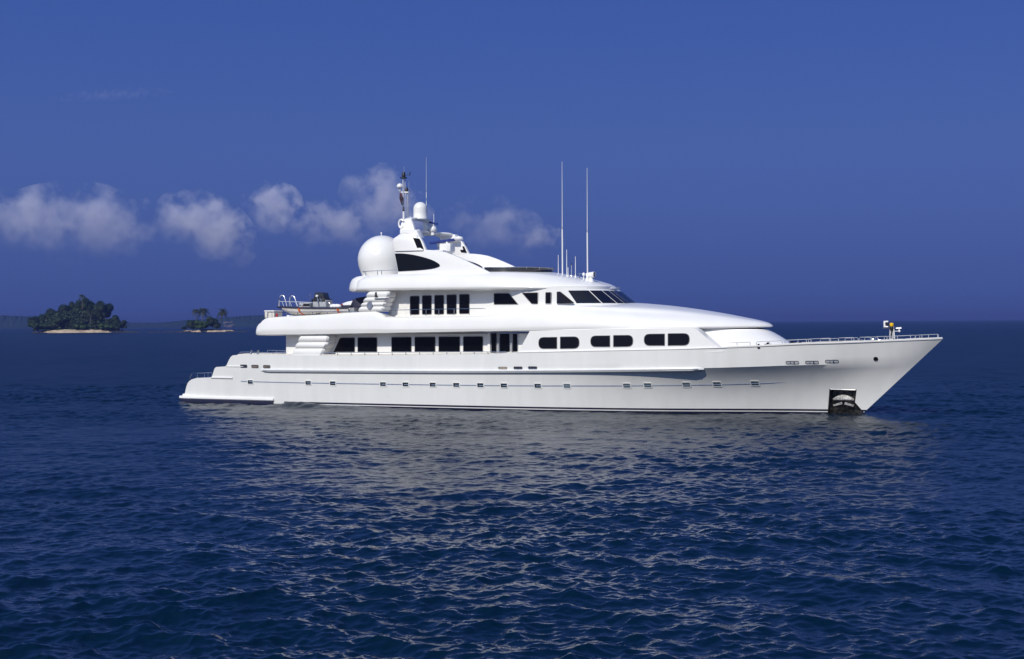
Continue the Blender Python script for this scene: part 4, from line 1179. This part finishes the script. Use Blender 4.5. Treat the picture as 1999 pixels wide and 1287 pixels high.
# second craft under its navy canvas
c0_ = at(664, 596, -.6)
craft = deck_thing('covered_craft', c0_[0], -.6, 6.1, 'small craft with white pointed bow and navy canvas cover behind the tender', 'boat')
def cp(pix, yy=-.6): return [(at(px, py, yy)[0] - c0_[0], at(px, py, yy)[1] - 6.1) for px, py in pix]
top = cp([(664, 596), (672, 591.5), (682, 588.5), (693, 586.5)]); botm = cp([(664, 598.5), (672, 600), (682, 601), (693, 602)])
rings = []
for (a, b), w in zip(zip(top, botm), (.05, .35, .5, .55)):
    rings.append([(a[0], -w * .6, a[1]), (a[0], w * .6, a[1]), (a[0], w, (a[1] + b[1]) / 2), (b[0], w * .8, b[1]), (b[0], -w * .8, b[1]), (a[0], -w, (a[1] + b[1]) / 2)])
MB().loft(rings).build('bow', M['white'], craft, 40)
cen = cp([(692, 587), (697, 585), (704, 583.5), (712, 582.5), (722, 583)]); rad = [.3, .42, .46, .44, .3]
rings = []
for (x, z), r in zip(cen, rad):
    zb0 = .12
    rings.append([(x + .06 * math.sin(5 * a), r * 1.3 * math.cos(a), (z + zb0) / 2 + (z - zb0 + .25) / 2 * math.sin(a) + .04 * math.sin(4 * a)) for a in np.linspace(0, 2 * math.pi, 19)[:-1]])
MB().loft(rings).build('canvas_cover', M['navy'], craft, 60)
mb = MB()
for (px, py, k) in ((670.5, 595.5, 0), (675, 594, 0)):
    q = cp([(px, py)])[0]; mb.sphere((q[0], -.5, q[1]), .07)
mb.build('bow_fitting', M['red'], craft)
q = cp([(692, 598)])[0]; MB().box((q[0] - 1.0, -.66, q[1] - .12), (q[0] + .1, -.5, q[1] + .1), .03).build('fender_strip', M['navy'], craft)
MB().box((.35, -.3, -.0), (1.9, .3, .42), .05).build('cradle', M['white'], craft)

# ================================================================== SEA
SLOPE = .027
def sea():
    rr = [2.0]
    while rr[-1] < 20000:
        r = rr[-1]
        q = .03 if r < 16 else .0016 if r < 135 else .0055 if r < 420 else .02 if r < 3000 else .06
        rr.append(r * (1 + q))
    rr = np.array(rr)
    th = [0.0]; st = .0011
    while th[-1] < math.pi:
        t = th[-1]; th.append(t + (st if t < .42 else min(.12, st * (1 + (t - .42) * 60))))
    th[-1] = math.pi
    th = np.array(th); th = np.concatenate([-th[::-1][:-1], th])[1:]       # full circle, one copy of the seam
    nr, na = len(rr), len(th)
    Rg, Tg = np.meshgrid(rr, th, indexing='ij')
    x0 = (Rg * np.sin(Tg)).astype(np.float64); y0 = (Rg * np.cos(Tg)).astype(np.float64)
    dr = np.gradient(rr)[:, None] * np.ones((1, na)); dt_ = np.abs(np.gradient(th))[None, :] * Rg
    cell = np.maximum(dr, dt_)
    rs = np.random.RandomState(5)
    z = np.zeros_like(x0); dx = np.zeros_like(x0); dy = np.zeros_like(x0)
    far = rr.searchsorted(900)
    comps = []
    N = 150
    rest = np.zeros_like(z)                    # slope variance of the ripples too small for the mesh at this distance
    for i in range(N):
        lam = .18 * (7.5 / .18) ** (i / (N - 1)) * (1 + .04 * rs.randn())
        ang = math.radians(-105) + rs.randn() * (.55 if lam > 2.5 else 1.15)
        slope = SLOPE * (1.0 if lam < 1.0 else (1.0 / lam) ** .72)
        comps.append((lam, ang, slope * lam / (2 * math.pi), rs.rand() * 2 * math.pi, slope))
    xs_, ys_, cs_ = x0[:far], y0[:far], cell[:far]
    gust = 1 + .38 * np.sin(xs_ * .045 + ys_ * .021 + 1.0) * np.sin(ys_ * .06 - xs_ * .013 + .4) + .28 * np.sin(xs_ * .19 + ys_ * .11) * np.sin(ys_ * .23 - xs_ * .07 + 2)
    for lam, ang, A, ph, slope in comps:
        k = 2 * math.pi / lam; kx, ky = k * math.cos(ang), k * math.sin(ang)
        w0 = np.clip(lam / (1.7 * cs_) - .8, 0, 1)
        rest[:far] += (1 - w0 * w0) * slope * slope / 2; rest[far:] += slope * slope / 2
        w = w0 * A * gust
        p = kx * xs_ + ky * ys_ + ph
        s, c = np.sin(p), np.cos(p)
        z[:far] += w * s; dx[:far] += w * math.cos(ang) * c * .7; dy[:far] += w * math.sin(ang) * c * .7
    # hump of water the hull pushes aside on its starboard quarter
    for (bx, by, A, sx, sy) in ((11.5, -5.3, .34, 2.2, .9), (15, -5.4, .20, 2.2, .9), (27, -5.2, .10, 2.0, .8)):
        lx = (xs_ - TX) * CY - (ys_ - TY) * SY; ly = (xs_ - TX) * SY + (ys_ - TY) * CY
        z[:far] += A * np.exp(-((lx - bx) / sx) ** 2 - ((ly - by) / sy) ** 2)
    co = np.stack([x0 + dx, y0 + dy, z], -1).reshape(-1, 3)
    co = np.vstack([co, [[0, 0, 0]]]).astype(np.float32)
    i, j = np.meshgrid(np.arange(nr - 1), np.arange(na), indexing='ij')
    j2 = (j + 1) % na
    quads = np.stack([i * na + j, (i + 1) * na + j, (i + 1) * na + j2, i * na + j2], -1).reshape(-1, 4)
    jj = np.arange(na); tri = np.stack([np.full(na, nr * na), jj, (jj + 1) % na], -1)
    me = bpy.data.meshes.new('sea')
    me.vertices.add(len(co)); me.vertices.foreach_set('co', co.ravel())
    loops = np.concatenate([quads.ravel(), tri.ravel()]).astype(np.int32)
    me.loops.add(len(loops)); me.loops.foreach_set('vertex_index', loops)
    starts = np.concatenate([np.arange(len(quads)) * 4, len(quads) * 4 + np.arange(len(tri)) * 3]).astype(np.int32)
    me.polygons.add(len(starts)); me.polygons.foreach_set('loop_start', starts)
    me.update(calc_edges=True)
    at_ = me.attributes.new('ripple', 'FLOAT', 'POINT')
    at_.data.foreach_set('value', np.append(np.sqrt(rest).ravel(), 0).astype(np.float32))
    me.polygons.foreach_set('use_smooth', np.ones(len(me.polygons), bool))
    mt, t, b = nt('sea_water')
    b.inputs['Base Color'].default_value = (.0006, .0092, .0225, 1)
    b.inputs['IOR'].default_value = 1.333; b.inputs['Specular IOR Level'].default_value = .37
    an = t.nodes.new('ShaderNodeAttribute'); an.attribute_name = 'ripple'
    ra = t.nodes.new('ShaderNodeMath'); ra.operation = 'MULTIPLY'; ra.inputs[1].default_value = .75; t.links.new(an.outputs['Fac'], ra.inputs[0])
    rb = t.nodes.new('ShaderNodeMath'); rb.operation = 'ADD'; rb.inputs[1].default_value = .0016; t.links.new(ra.outputs[0], rb.inputs[0])
    rc = t.nodes.new('ShaderNodeMath'); rc.operation = 'SQRT'; t.links.new(rb.outputs[0], rc.inputs[0])
    t.links.new(rc.outputs[0], b.inputs['Roughness'])
    tc = t.nodes.new('ShaderNodeTexCoord')
    prev = None
    for sc, stn, dist, st3 in ((2.4, .40, .07, (1, 1.3, 1)), (7.5, .36, .022, (1, 1.3, 1))):
        mp = t.nodes.new('ShaderNodeMapping'); mp.inputs['Rotation'].default_value = (0, 0, .38); mp.inputs['Scale'].default_value = st3
        t.links.new(tc.outputs['Object'], mp.inputs['Vector'])
        nz = t.nodes.new('ShaderNodeTexNoise'); nz.inputs['Scale'].default_value = sc; nz.inputs['Detail'].default_value = 3; nz.inputs['Roughness'].default_value = .55
        t.links.new(mp.outputs[0], nz.inputs['Vector'])
        bp = t.nodes.new('ShaderNodeBump'); bp.inputs['Strength'].default_value = stn; bp.inputs['Distance'].default_value = dist
        t.links.new(nz.outputs['Fac'], bp.inputs['Height'])
        if prev: t.links.new(prev.outputs[0], bp.inputs['Normal'])
        prev = bp
    t.links.new(prev.outputs[0], b.inputs['Normal'])
    me.materials.append(mt)
    o = new_obj('sea', me); o['kind'] = 'structure'
sea()

# ================================================================== ISLANDS
def mound(name, cx, cy, rx, ry, beach, core, seed, mats):
    """low sandy island with an uneven shore and a darker earth hump"""
    r = random.Random(seed); ph = [r.random() * 6.28 for _ in range(6)]
    v = []; f = []; fm = []; N = 96; K = 14
    for k in range(K + 1):
        t = k / K
        for i in range(N):
            a = 2 * math.pi * i / N
            w = 1 + .06 * math.sin(3 * a + ph[0]) + .05 * math.sin(5 * a + ph[1]) + .03 * math.sin(9 * a + ph[2]) + .015 * math.sin(17 * a + ph[3])
            q = (1 - t)
            z = -1.2 + (beach + 1.2) * min(1, t / .22) ** .8 + core * max(0, (t - .3) / .7) ** 1.1 + .22 * math.sin(11 * a + k) * (1 if .05 < t < .5 else 0) * math.sin(5 * a + ph[4])
            v.append((cx + rx * w * q * math.cos(a), cy + ry * w * q * math.sin(a), z))
    for k in range(K):
        for i in range(N):
            f.append((k * N + i, k * N + (i + 1) % N, (k + 1) * N + (i + 1) % N, (k + 1) * N + i)); fm.append(0 if k < 5 else 1)
    o = build(name, v, f, mats, None, 60, fm); o['kind'] = 'structure'; return o
D1, D2 = 950.0, 940.0
cx1, _ = sea_at(148, D1); cx2, _ = sea_at(402, D2)
mound('island_ground', cx1, D1 + 14, 33.0, 18, 1.7, 9.0, 1, [M['sand'], M['earth']])
mound('islet_ground', cx2, D2 + 9, 18.8, 10, 1.1, 1.0, 2, [M['sand'], M['earth']])

def leaf_cloud(mb, c, rx, ry, rz, n, size, rr):
    """leaf clumps through an uneven crown: lobes with their own leaf sprays"""
    lobes = []
    for _ in range(16):
        u = rr.random() * 6.28; e = rr.uniform(-.35, 1)
        k = rr.uniform(.2, .85)
        lobes.append((c[0] + rx * k * math.cos(u) * math.sqrt(max(0, 1 - e * e * .8)), c[1] + ry * k * math.sin(u), c[2] + rz * k * e, rr.uniform(.22, .48)))
    for i in range(n):
        l = lobes[i % 16]
        while True:
            p = (rr.uniform(-1, 1), rr.uniform(-1, 1), rr.uniform(-1, 1)); q = math.sqrt(sum(k * k for k in p))
            if .45 < q < 1: break
        x, y, z = l[0] + p[0] * rx * l[3], l[1] + p[1] * ry * l[3], l[2] + p[2] * rz * l[3]
        nrm = Vector((p[0], p[1], p[2] + .6)).normalized()
        a = nrm.cross(Vector((rr.uniform(-1, 1), rr.uniform(-1, 1), rr.uniform(-1, 1)))).normalized(); b = nrm.cross(a)
        s = size * rr.uniform(.6, 1.3)
        a *= s; b *= s * .6; o = Vector((x, y, z)); k = len(mb.v)
        mb.v += [tuple(o - a), tuple(o + b * .9 - nrm * s * .15), tuple(o + a), tuple(o - b * .9 - nrm * s * .15)]
        mb.f.append((k, k + 1, k + 2, k + 3))

def broad_tree(name, px, ytop, ybot, wpx, D, dd, leaf, label, cat, group=None, dens=1.0, trunk=None):
    """tree whose crown the photo shows from ytop down to ybot, wpx wide"""
    d = D + dd
    x, y = sea_at(px, d)
    zt_, zb_ = px_h(px, ytop, d), px_h(px, ybot, d)
    g = 1.2
    r = random.Random(int(px * 7 + ytop * 3))
    o = empty(name, (x, y, g), 0, label, cat, group)
    rx = wpx / 2 / FPX * d; cz = (zt_ + zb_) / 2 - g; rz = (zt_ - zb_) / 2
    mb = MB(); leaf_cloud(mb, (0, 0, cz), rx * 1.12, min(rx, 8), rz * 1.08, int(2600 * dens * (1 + rx * rz / 22)), .6, r)
    build('crown', mb.v, mb.f, M[leaf], o, None, recalc=False)
    mb = MB(); tr = max(.18, rz * .045)
    mb.tube([(0, 0, -1), (r.uniform(-.3, .3), 0, cz * .5), (r.uniform(-.4, .4), 0, cz)], tr, 7, tr * .5)
    for k in range(4):
        u = r.random() * 6.28
        mb.tube([(0, 0, cz * .55), (rx * .3 * math.cos(u), rx * .3 * math.sin(u), cz), (rx * .6 * math.cos(u), rx * .5 * math.sin(u), cz + rz * .45)], tr * .45, 5, tr * .15)
    mb.build('trunk', M[trunk or 'trunk'], o)
    return o
def palm_tree(px, ytop, ybase, lean_px, D, dd, label, crown_px=18, group=None):
    d = D + dd; x, y = sea_at(px + lean_px, d); g = px_h(px, ybase, d)
    zt_ = px_h(px, ytop, d) - g
    r = random.Random(int(px * 13)); o = empty('palm_tree', (x, y, g), 0, label, 'palm', group)
    lx = -lean_px / FPX * d
    L_ = crown_px / 2 / FPX * d * 1.25; head = zt_ - L_ * .42
    mb = MB(); mb.tube([(0, 0, -1.0), (lx * .25, 0, head * .3), (lx * .62, .1, head * .65), (lx, .2, head)], .26, 7, .15); mb.build('trunk', M['trunk'], o)
    mb = MB()
    for k in range(30):
        u = 2 * math.pi * k / 30 + r.uniform(-.2, .2); el = r.uniform(-.5, 1.25)
        prev = None; ln = L_ * r.uniform(.8, 1.1)
        side = Vector((-math.sin(u), math.cos(u), 0)); pts = []
        for j in range(9):
            t = j / 8
            hor = ln * (math.cos(el) * t * (1 - .15 * t) + .12 * t); ver = ln * (math.sin(el) * t - (.55 + .25 * math.cos(el)) * t * t)
            pts.append(Vector((lx + hor * math.cos(u), .2 + hor * math.sin(u), head + ver)))
        for j in range(8):
            p, q = pts[j], pts[j + 1]; w = ln * .30 * math.sin(math.pi * min(1, (j + .8) / 8.6)) ** .7
            for sg in (-1, 1):
                for h_ in (0, .5):
                    a = p.lerp(q, h_); b = p.lerp(q, h_ + .36); tip = (a + b) / 2 + side * sg * w + (q - p) * .7 + Vector((0, 0, -w * .5)); n_ = len(mb.v)
                    mb.v += [tuple(a), tuple(b), tuple(tip)]; mb.f.append((n_, n_ + 1, n_ + 2))
    build('crown', mb.v, mb.f, M['palm'], o, None, recalc=False)
    return o
G1 = 'trees on the larger island'
for a in [
 # px, ytop, ybot, width, depth, leaf, label
 (76, 613, 644, 34, 14, 'leafA', 'tree at the far left end of the larger island'),
 (110, 602, 644, 40, 23, 'leafA', 'tree rising between the leftmost trees and the domed dark tree on the larger island'),
 (132, 594, 644, 40, 25, 'leafB', 'tree filling the skyline step right of the domed dark tree on the larger island'),
 (155, 588, 644, 44, 26, 'leafA', 'broad crown directly around the skyline palm\'s trunk on the larger island'),
 (98, 607, 644, 38, 18, 'leafB', 'tree second from the left end of the larger island'),
 (121, 597, 644, 42, 20, 'leafA', 'domed dark tree at the start of the larger island\'s rising skyline'),
 (143, 591, 644, 42, 22, 'leafA', 'dark tree on the larger island\'s skyline just left of its tall palm'),
 (167, 586, 644, 42, 24, 'leafB', 'dark tree on the larger island\'s skyline just right of its tall palm'),
 (186, 585, 644, 36, 22, 'leafA', 'tall crown between skyline palm and spreading tree on the larger island'),
 (202, 586, 632, 38, 15, 'leafA', 'tallest spreading tree with bare pale trunk on the larger island'),
 (220, 616, 644, 34, 15, 'leafA', 'dark tree on the right slope of the larger island'),
 (239, 626, 644, 17, 13, 'leafB', 'small tree overhanging the water at the larger island\'s right tip')]:
    broad_tree('broadleaf_tree', a[0], a[1], a[2], a[3], D1, a[4], a[5], a[6], 'tree', G1)
for a in [
 (70, 628, 644, 26, 7, 'leafB', 'low bush at the left edge of the larger island\'s beach'),
 (93, 626, 644, 34, 6, 'leafA', 'dark bush above the left part of the larger island\'s beach'),
 (120, 616, 644, 44, 6, 'leafB', 'large layered bush left of centre above the larger island\'s beach'),
 (150, 622, 644, 40, 5, 'leafA', 'dark bush below the palms at the middle of the larger island'),
 (163, 630, 644, 32, 3, 'leafC', 'green bush reaching down over the middle of the larger island\'s beach'),
 (186, 622, 644, 30, 8, 'leafA', 'shaded bush beside the bare pale trunk on the larger island'),
 (206, 631, 644, 26, 3, 'leafC', 'bright green rounded bush near the right end of the larger island\'s beach'),
 (228, 630, 644, 18, 8, 'leafA', 'dark bush at the right end of the larger island\'s beach')]:
    broad_tree('bush', a[0], a[1], a[2], a[3], D1, a[4], a[5], a[6], 'bush', 'bushes on the larger island')
palm_tree(161, 573, 607, 0, D1, 17, 'tall thin palm rising above the larger island\'s skyline', 15)
palm_tree(176, 604, 632, 1, D1, 4, 'pale palm half way up the larger island below its skyline palm', 17)
for a in [(376, 622, 646, 26, 2, 'leafA', 'dark rounded bush at the left of the small islet'), (395, 625, 646, 34, 1, 'leafC', 'bright green bush in the middle of the small islet'),
          (416, 620, 645, 26, 3, 'leafA', 'tallest dark bush between the palms of the small islet'), (360, 637, 645, 9, 1, 'leafA', 'tiny bush at the left tip of the small islet')]:
    broad_tree('bush', a[0], a[1], a[2], a[3], D2, a[4], a[5], a[6], 'bush', 'bushes on the small islet')
palm_tree(383, 600.5, 642, 1, D2, 6, 'leftmost slender palm on the small islet', 18)
palm_tree(396.5, 598, 642, -1, D2, 4, 'fullest palm in the middle of the small islet', 25)
palm_tree(435, 600, 645, -6, D2, 4, 'leaning palm standing alone at the right of the small islet', 22)

# undergrowth between the trunks: no single plant can be told apart
rg_ = random.Random(21); mb = MB()
for k in range(5200):
    px = rg_.uniform(66, 232); e = math.sqrt(max(0, 1 - ((px - 148) / 86) ** 2))
    d = D1 + 14 - rg_.uniform(-.9, .86) * 15 * e; x, y = sea_at(px, d)
    top_ = 2 + 13 * e * e; z = rg_.uniform(.3, 1) * top_ if rg_.random() < .75 else rg_.uniform(1.6, 4)
    z = z * max(.25, min(1, (d - (D1 + 14 - 15 * e)) / 9 + .2)) + 1.2
    a = Vector((rg_.uniform(-1, 1), rg_.uniform(-1, 1), rg_.uniform(-.6, .6))).normalized() * rg_.uniform(.5, 1.0)
    b = a.cross(Vector((rg_.uniform(-1, 1), -1, rg_.uniform(0, 1)))).normalized() * a.length * .7; o = Vector((x, y, z)); n_ = len(mb.v)
    mb.v += [tuple(o - a), tuple(o - b), tuple(o + a), tuple(o + b)]; mb.f.append((n_, n_ + 1, n_ + 2, n_ + 3))
uo = build('undergrowth', mb.v, mb.f, M['leafA'], None, None, recalc=False); tag(uo, 'dark undergrowth filling the larger island between its tree trunks', 'undergrowth', kind='stuff')

# reef of low rocks between the islands: nobody could count them
mb = MB(); rk = random.Random(3)
for k in range(230):
    u = rk.random()
    px = rk.choice([rk.uniform(225, 265), rk.uniform(260, 360), rk.uniform(345, 372), rk.uniform(430, 480), rk.uniform(62, 90), rk.uniform(225, 480)])
    d = 945 + rk.uniform(-4, 5); x, y = sea_at(px, d); s = rk.uniform(.25, .8)
    bm = bmesh.new(); bmesh.ops.create_icosphere(bm, subdivisions=1, radius=1)
    for q in bm.verts: q.co = Vector((x + q.co.x * s * rk.uniform(1.0, 2.2), y + q.co.y * s * rk.uniform(.8, 1.4), -.05 + q.co.z * s * rk.uniform(.5, 1.0)))
    bm.verts.index_update(); mb.add([q.co[:] for q in bm.verts], [tuple(q.index for q in f_.verts) for f_ in bm.faces]); bm.free()
ro = mb.build('reef_rocks', M['rock'], None, 60); tag(ro, 'low dark reef rocks breaking the water around and between the two islands', 'rocks', kind='stuff')
mb = MB()
for (x0_, x1_, D, hz) in ((62, 84, D1 - 1.5, .9), (226, 250, D1 - 1, .7), (352, 372, D2 - .5, 1.0), (440, 452, D2 - .5, .7)):
    for k in range(14):
        px = rk.uniform(x0_, x1_); x, y = sea_at(px, D + rk.uniform(0, 3)); s = rk.uniform(.4, 1.0) * hz
        bm = bmesh.new(); bmesh.ops.create_icosphere(bm, subdivisions=1, radius=1)
        for q in bm.verts: q.co = Vector((x + q.co.x * s * rk.uniform(1.0, 1.8), y + q.co.y * s, .1 + q.co.z * s * rk.uniform(.6, 1.1)))
        bm.verts.index_update(); mb.add([q.co[:] for q in bm.verts], [tuple(q.index for q in f_.verts) for f_ in bm.faces]); bm.free()
ro = mb.build('shore_rocks', M['rock'], None, 60); tag(ro, 'brown rocks heaped at the ends of the island beaches', 'rocks', kind='stuff')

# ================================================================== DISTANT HILLS
def hills():
    D = 2800.0; rs = np.random.RandomState(8)
    tabp = [(-900, 620), (-500, 612), (-200, 618), (0, 614.5), (30, 616), (55, 616.5), (100, 620), (190, 624), (235, 626), (260, 628.5), (300, 629), (330, 627.5), (360, 624), (395, 622), (430, 618.5), (470, 616), (520, 614.5), (580, 617), (650, 616), (720, 621), (800, 624), (900, 626), (1000, 628)]
    px = np.linspace(-900, 1000, 700); top = np.interp(px, [a for a, b in tabp], [b for a, b in tabp])
    nz = np.cumsum(rs.randn(700)) * .12; nz -= np.convolve(nz, np.ones(41) / 41, 'same'); top = top + nz + rs.randn(700) * .35
    v = []; f = []; prof = [(-30, -.05), (0, .02), (25, .35), (60, .62), (110, .85), (170, 1.0), (400, .8)]
    K = len(prof)
    for i, p in enumerate(px):
        e = min(1, (1000 - p) / 120)
        for dd, fr in prof:
            d = D + dd; x, y = sea_at(p, d)
            hgt = max(.3, px_h(p, top[i], D + 170)) * e
            v.append((x, y + 8 * math.sin(i * .07), hgt * fr * (1 + .10 * rs.randn() * (0 < fr < 1)) - .3))
    for i in range(len(px) - 1):
        for k in range(K - 1):
            a = i * K + k; f.append((a, a + K, a + K + 1, a + 1))
    mt = mat('haze_tinted_woods', (.020, .042, .056), .9, c2=(.015, .032, .046), scale=.02, detail=8, bump=.0, spec=.1)  # forest green with some blue distance haze mixed into the colour
    # bare earth scars among the trees
    t = mt.node_tree; b = t.nodes['Principled BSDF']
    n = t.nodes.new('ShaderNodeTexNoise'); n.inputs['Scale'].default_value = .011; n.inputs['Detail'].default_value = 5
    tc = t.nodes.new('ShaderNodeTexCoord'); mp = t.nodes.new('ShaderNodeMapping'); mp.inputs['Scale'].default_value = (1, .3, 4.5)
    t.links.new(tc.outputs['Object'], mp.inputs[0]); t.links.new(mp.outputs[0], n.inputs['Vector'])
    r = t.nodes.new('ShaderNodeValToRGB'); r.color_ramp.elements[0].position = .63; r.color_ramp.elements[1].position = .67
    mx = t.nodes.new('ShaderNodeMix'); mx.data_type = 'RGBA'; mx.inputs[7].default_value = (.26, .19, .17, 1)
    t.links.new(n.outputs['Fac'], r.inputs[0]); t.links.new(r.outputs[0], mx.inputs[0])
    src = b.inputs['Base Color'].links[0].from_socket; t.links.new(src, mx.inputs[6]); t.links.new(mx.outputs[2], b.inputs['Base Color'])
    o = build('hills', v, f, mt, None, 60); o['kind'] = 'structure'
hills()

# ================================================================== CLOUDS
def cloud(px, py, wpx, hpx, seed, dens, tilt, label, D=9000.0, thin=1.0):
    sc = D / FPX
    x, y = sea_at(px, D); z = px_h(px, py, D)
    hx, hz = wpx / 2 * sc * .88, hpx / 2 * sc * .88; hy_ = min(hx, hz * 1.6)
    mb = MB(); mb.sphere((0, 0, 0), 1.0, nu=24, nv=16)
    mt = bpy.data.materials.new('cloud_vapour'); mt.use_nodes = True; t = mt.node_tree; t.nodes.clear()
    out = t.nodes.new('ShaderNodeOutputMaterial'); pv = t.nodes.new('ShaderNodeVolumePrincipled')
    pv.inputs['Color'].default_value = (.90, .90, 1, 1); pv.inputs['Anisotropy'].default_value = 0.0
    tc = t.nodes.new('ShaderNodeTexCoord')
    # object space: the ellipsoid is a unit ball
    ln = t.nodes.new('ShaderNodeVectorMath'); ln.operation = 'LENGTH'
    mp = t.nodes.new('ShaderNodeMapping'); k = hz
    mp.inputs['Scale'].default_value = (hx / k, hy_ / k, 1.0); mp.inputs['Location'].default_value = (seed * 3.7, seed * 1.3, seed * 2.1)
    n1 = t.nodes.new('ShaderNodeTexNoise'); n1.inputs['Scale'].default_value = 1.35; n1.inputs['Detail'].default_value = 7; n1.inputs['Roughness'].default_value = .62
    t.links.new(tc.outputs['Object'], mp.inputs[0]); t.links.new(mp.outputs[0], n1.inputs['Vector'])
    t.links.new(tc.outputs['Object'], ln.inputs[0])
    # density = clamp((1 - r) * a + (noise - .5) * b)
    m1 = t.nodes.new('ShaderNodeMath'); m1.operation = 'MULTIPLY_ADD'; m1.inputs[1].default_value = -1.7; m1.inputs[2].default_value = 1.15
    t.links.new(ln.outputs['Value'], m1.inputs[0])
    m2 = t.nodes.new('ShaderNodeMath'); m2.operation = 'MULTIPLY_ADD'; m2.inputs[1].default_value = 7.5; m2.inputs[2].default_value = -3.75
    t.links.new(n1.outputs['Fac'], m2.inputs[0])
    m3 = t.nodes.new('ShaderNodeMath'); m3.operation = 'ADD'; t.links.new(m1.outputs[0], m3.inputs[0]); t.links.new(m2.outputs[0], m3.inputs[1])
    # fade towards the base so the underside dissolves
    sx = t.nodes.new('ShaderNodeSeparateXYZ'); t.links.new(tc.outputs['Object'], sx.inputs[0])
    mr = t.nodes.new('ShaderNodeMapRange'); mr.inputs[1].default_value = -.7; mr.inputs[2].default_value = .45; mr.inputs[3].default_value = .06; mr.inputs[4].default_value = 1
    t.links.new(sx.outputs['Z'], mr.inputs[0])
    cl = t.nodes.new('ShaderNodeClamp'); t.links.new(m3.outputs[0], cl.inputs[0])
    m4 = t.nodes.new('ShaderNodeMath'); m4.operation = 'MULTIPLY'; t.links.new(cl.outputs[0], m4.inputs[0]); t.links.new(mr.outputs[0], m4.inputs[1])
    m5 = t.nodes.new('ShaderNodeMath'); m5.operation = 'MULTIPLY'; m5.inputs[1].default_value = dens * 1.0 / hy_
    t.links.new(m4.outputs[0], m5.inputs[0]); t.links.new(m5.outputs[0], pv.inputs['Density'])
    t.links.new(pv.outputs[0], out.inputs['Volume'])
    o = mb.build('cloud', mt, None, None)
    o.location = (x, y, z); o.scale = (hx, hy_, hz); o.rotation_euler = (0, math.radians(tilt), 0)
    tag(o, label, 'cloud', 'soft clouds low over the horizon')
cloud(160, 440, 400, 200, 1, 1.7, 3, 'widest hazy cloud at the left, above the larger island')
cloud(402, 450, 260, 175, 2, 2.2, 26, 'rounded cloud sloping down to the right, left of the yacht\'s stern')
cloud(535, 408, 150, 140, 3, 1.8, 35, 'small puffy cloud standing highest left of the yacht\'s mast')
cloud(655, 440, 210, 140, 4, 1.5, 0, 'dim cloud just left of the white dome')
cloud(755, 402, 230, 190, 5, 1.8, 35, 'tall pinkish cloud behind the yacht\'s mast')
cloud(965, 448, 250, 160, 6, .8, 12, 'faint thin cloud right of the mast and left of the tall antennas')
cloud(1060, 466, 110, 70, 7, .9, 0, 'smallest faint cloud beside the tallest antenna')
cloud(0, 432, 220, 150, 8, 1.0, 0, 'faint cloud cut by the left edge of the view')
cloud(225, 187, 300, 34, 9, .12, -3, 'barely visible streak of high cloud at the upper left')

# ================================================================== HAZE
me = bpy.data.meshes.new('haze')
b_ = MB().box((-21000, -21000, -2.5), (21000, 21000, 60))
me.from_pydata(b_.v, [], b_.f)
mt = bpy.data.materials.new('sea_haze'); mt.use_nodes = True; t = mt.node_tree; t.nodes.clear()
out = t.nodes.new('ShaderNodeOutputMaterial'); pv = t.nodes.new('ShaderNodeVolumePrincipled')
pv.inputs['Color'].default_value = (.115, .17, .46, 1); pv.inputs['Density'].default_value = .00018; pv.inputs['Anisotropy'].default_value = 0
t.links.new(pv.outputs[0], out.inputs['Volume']); me.materials.append(mt)
bm = bmesh.new(); bm.from_mesh(me); bmesh.ops.recalc_face_normals(bm, faces=bm.faces); bm.to_mesh(me); bm.free()
ho = new_obj('haze', me); tag(ho, 'thin blue haze over the sea', 'haze', kind='stuff')
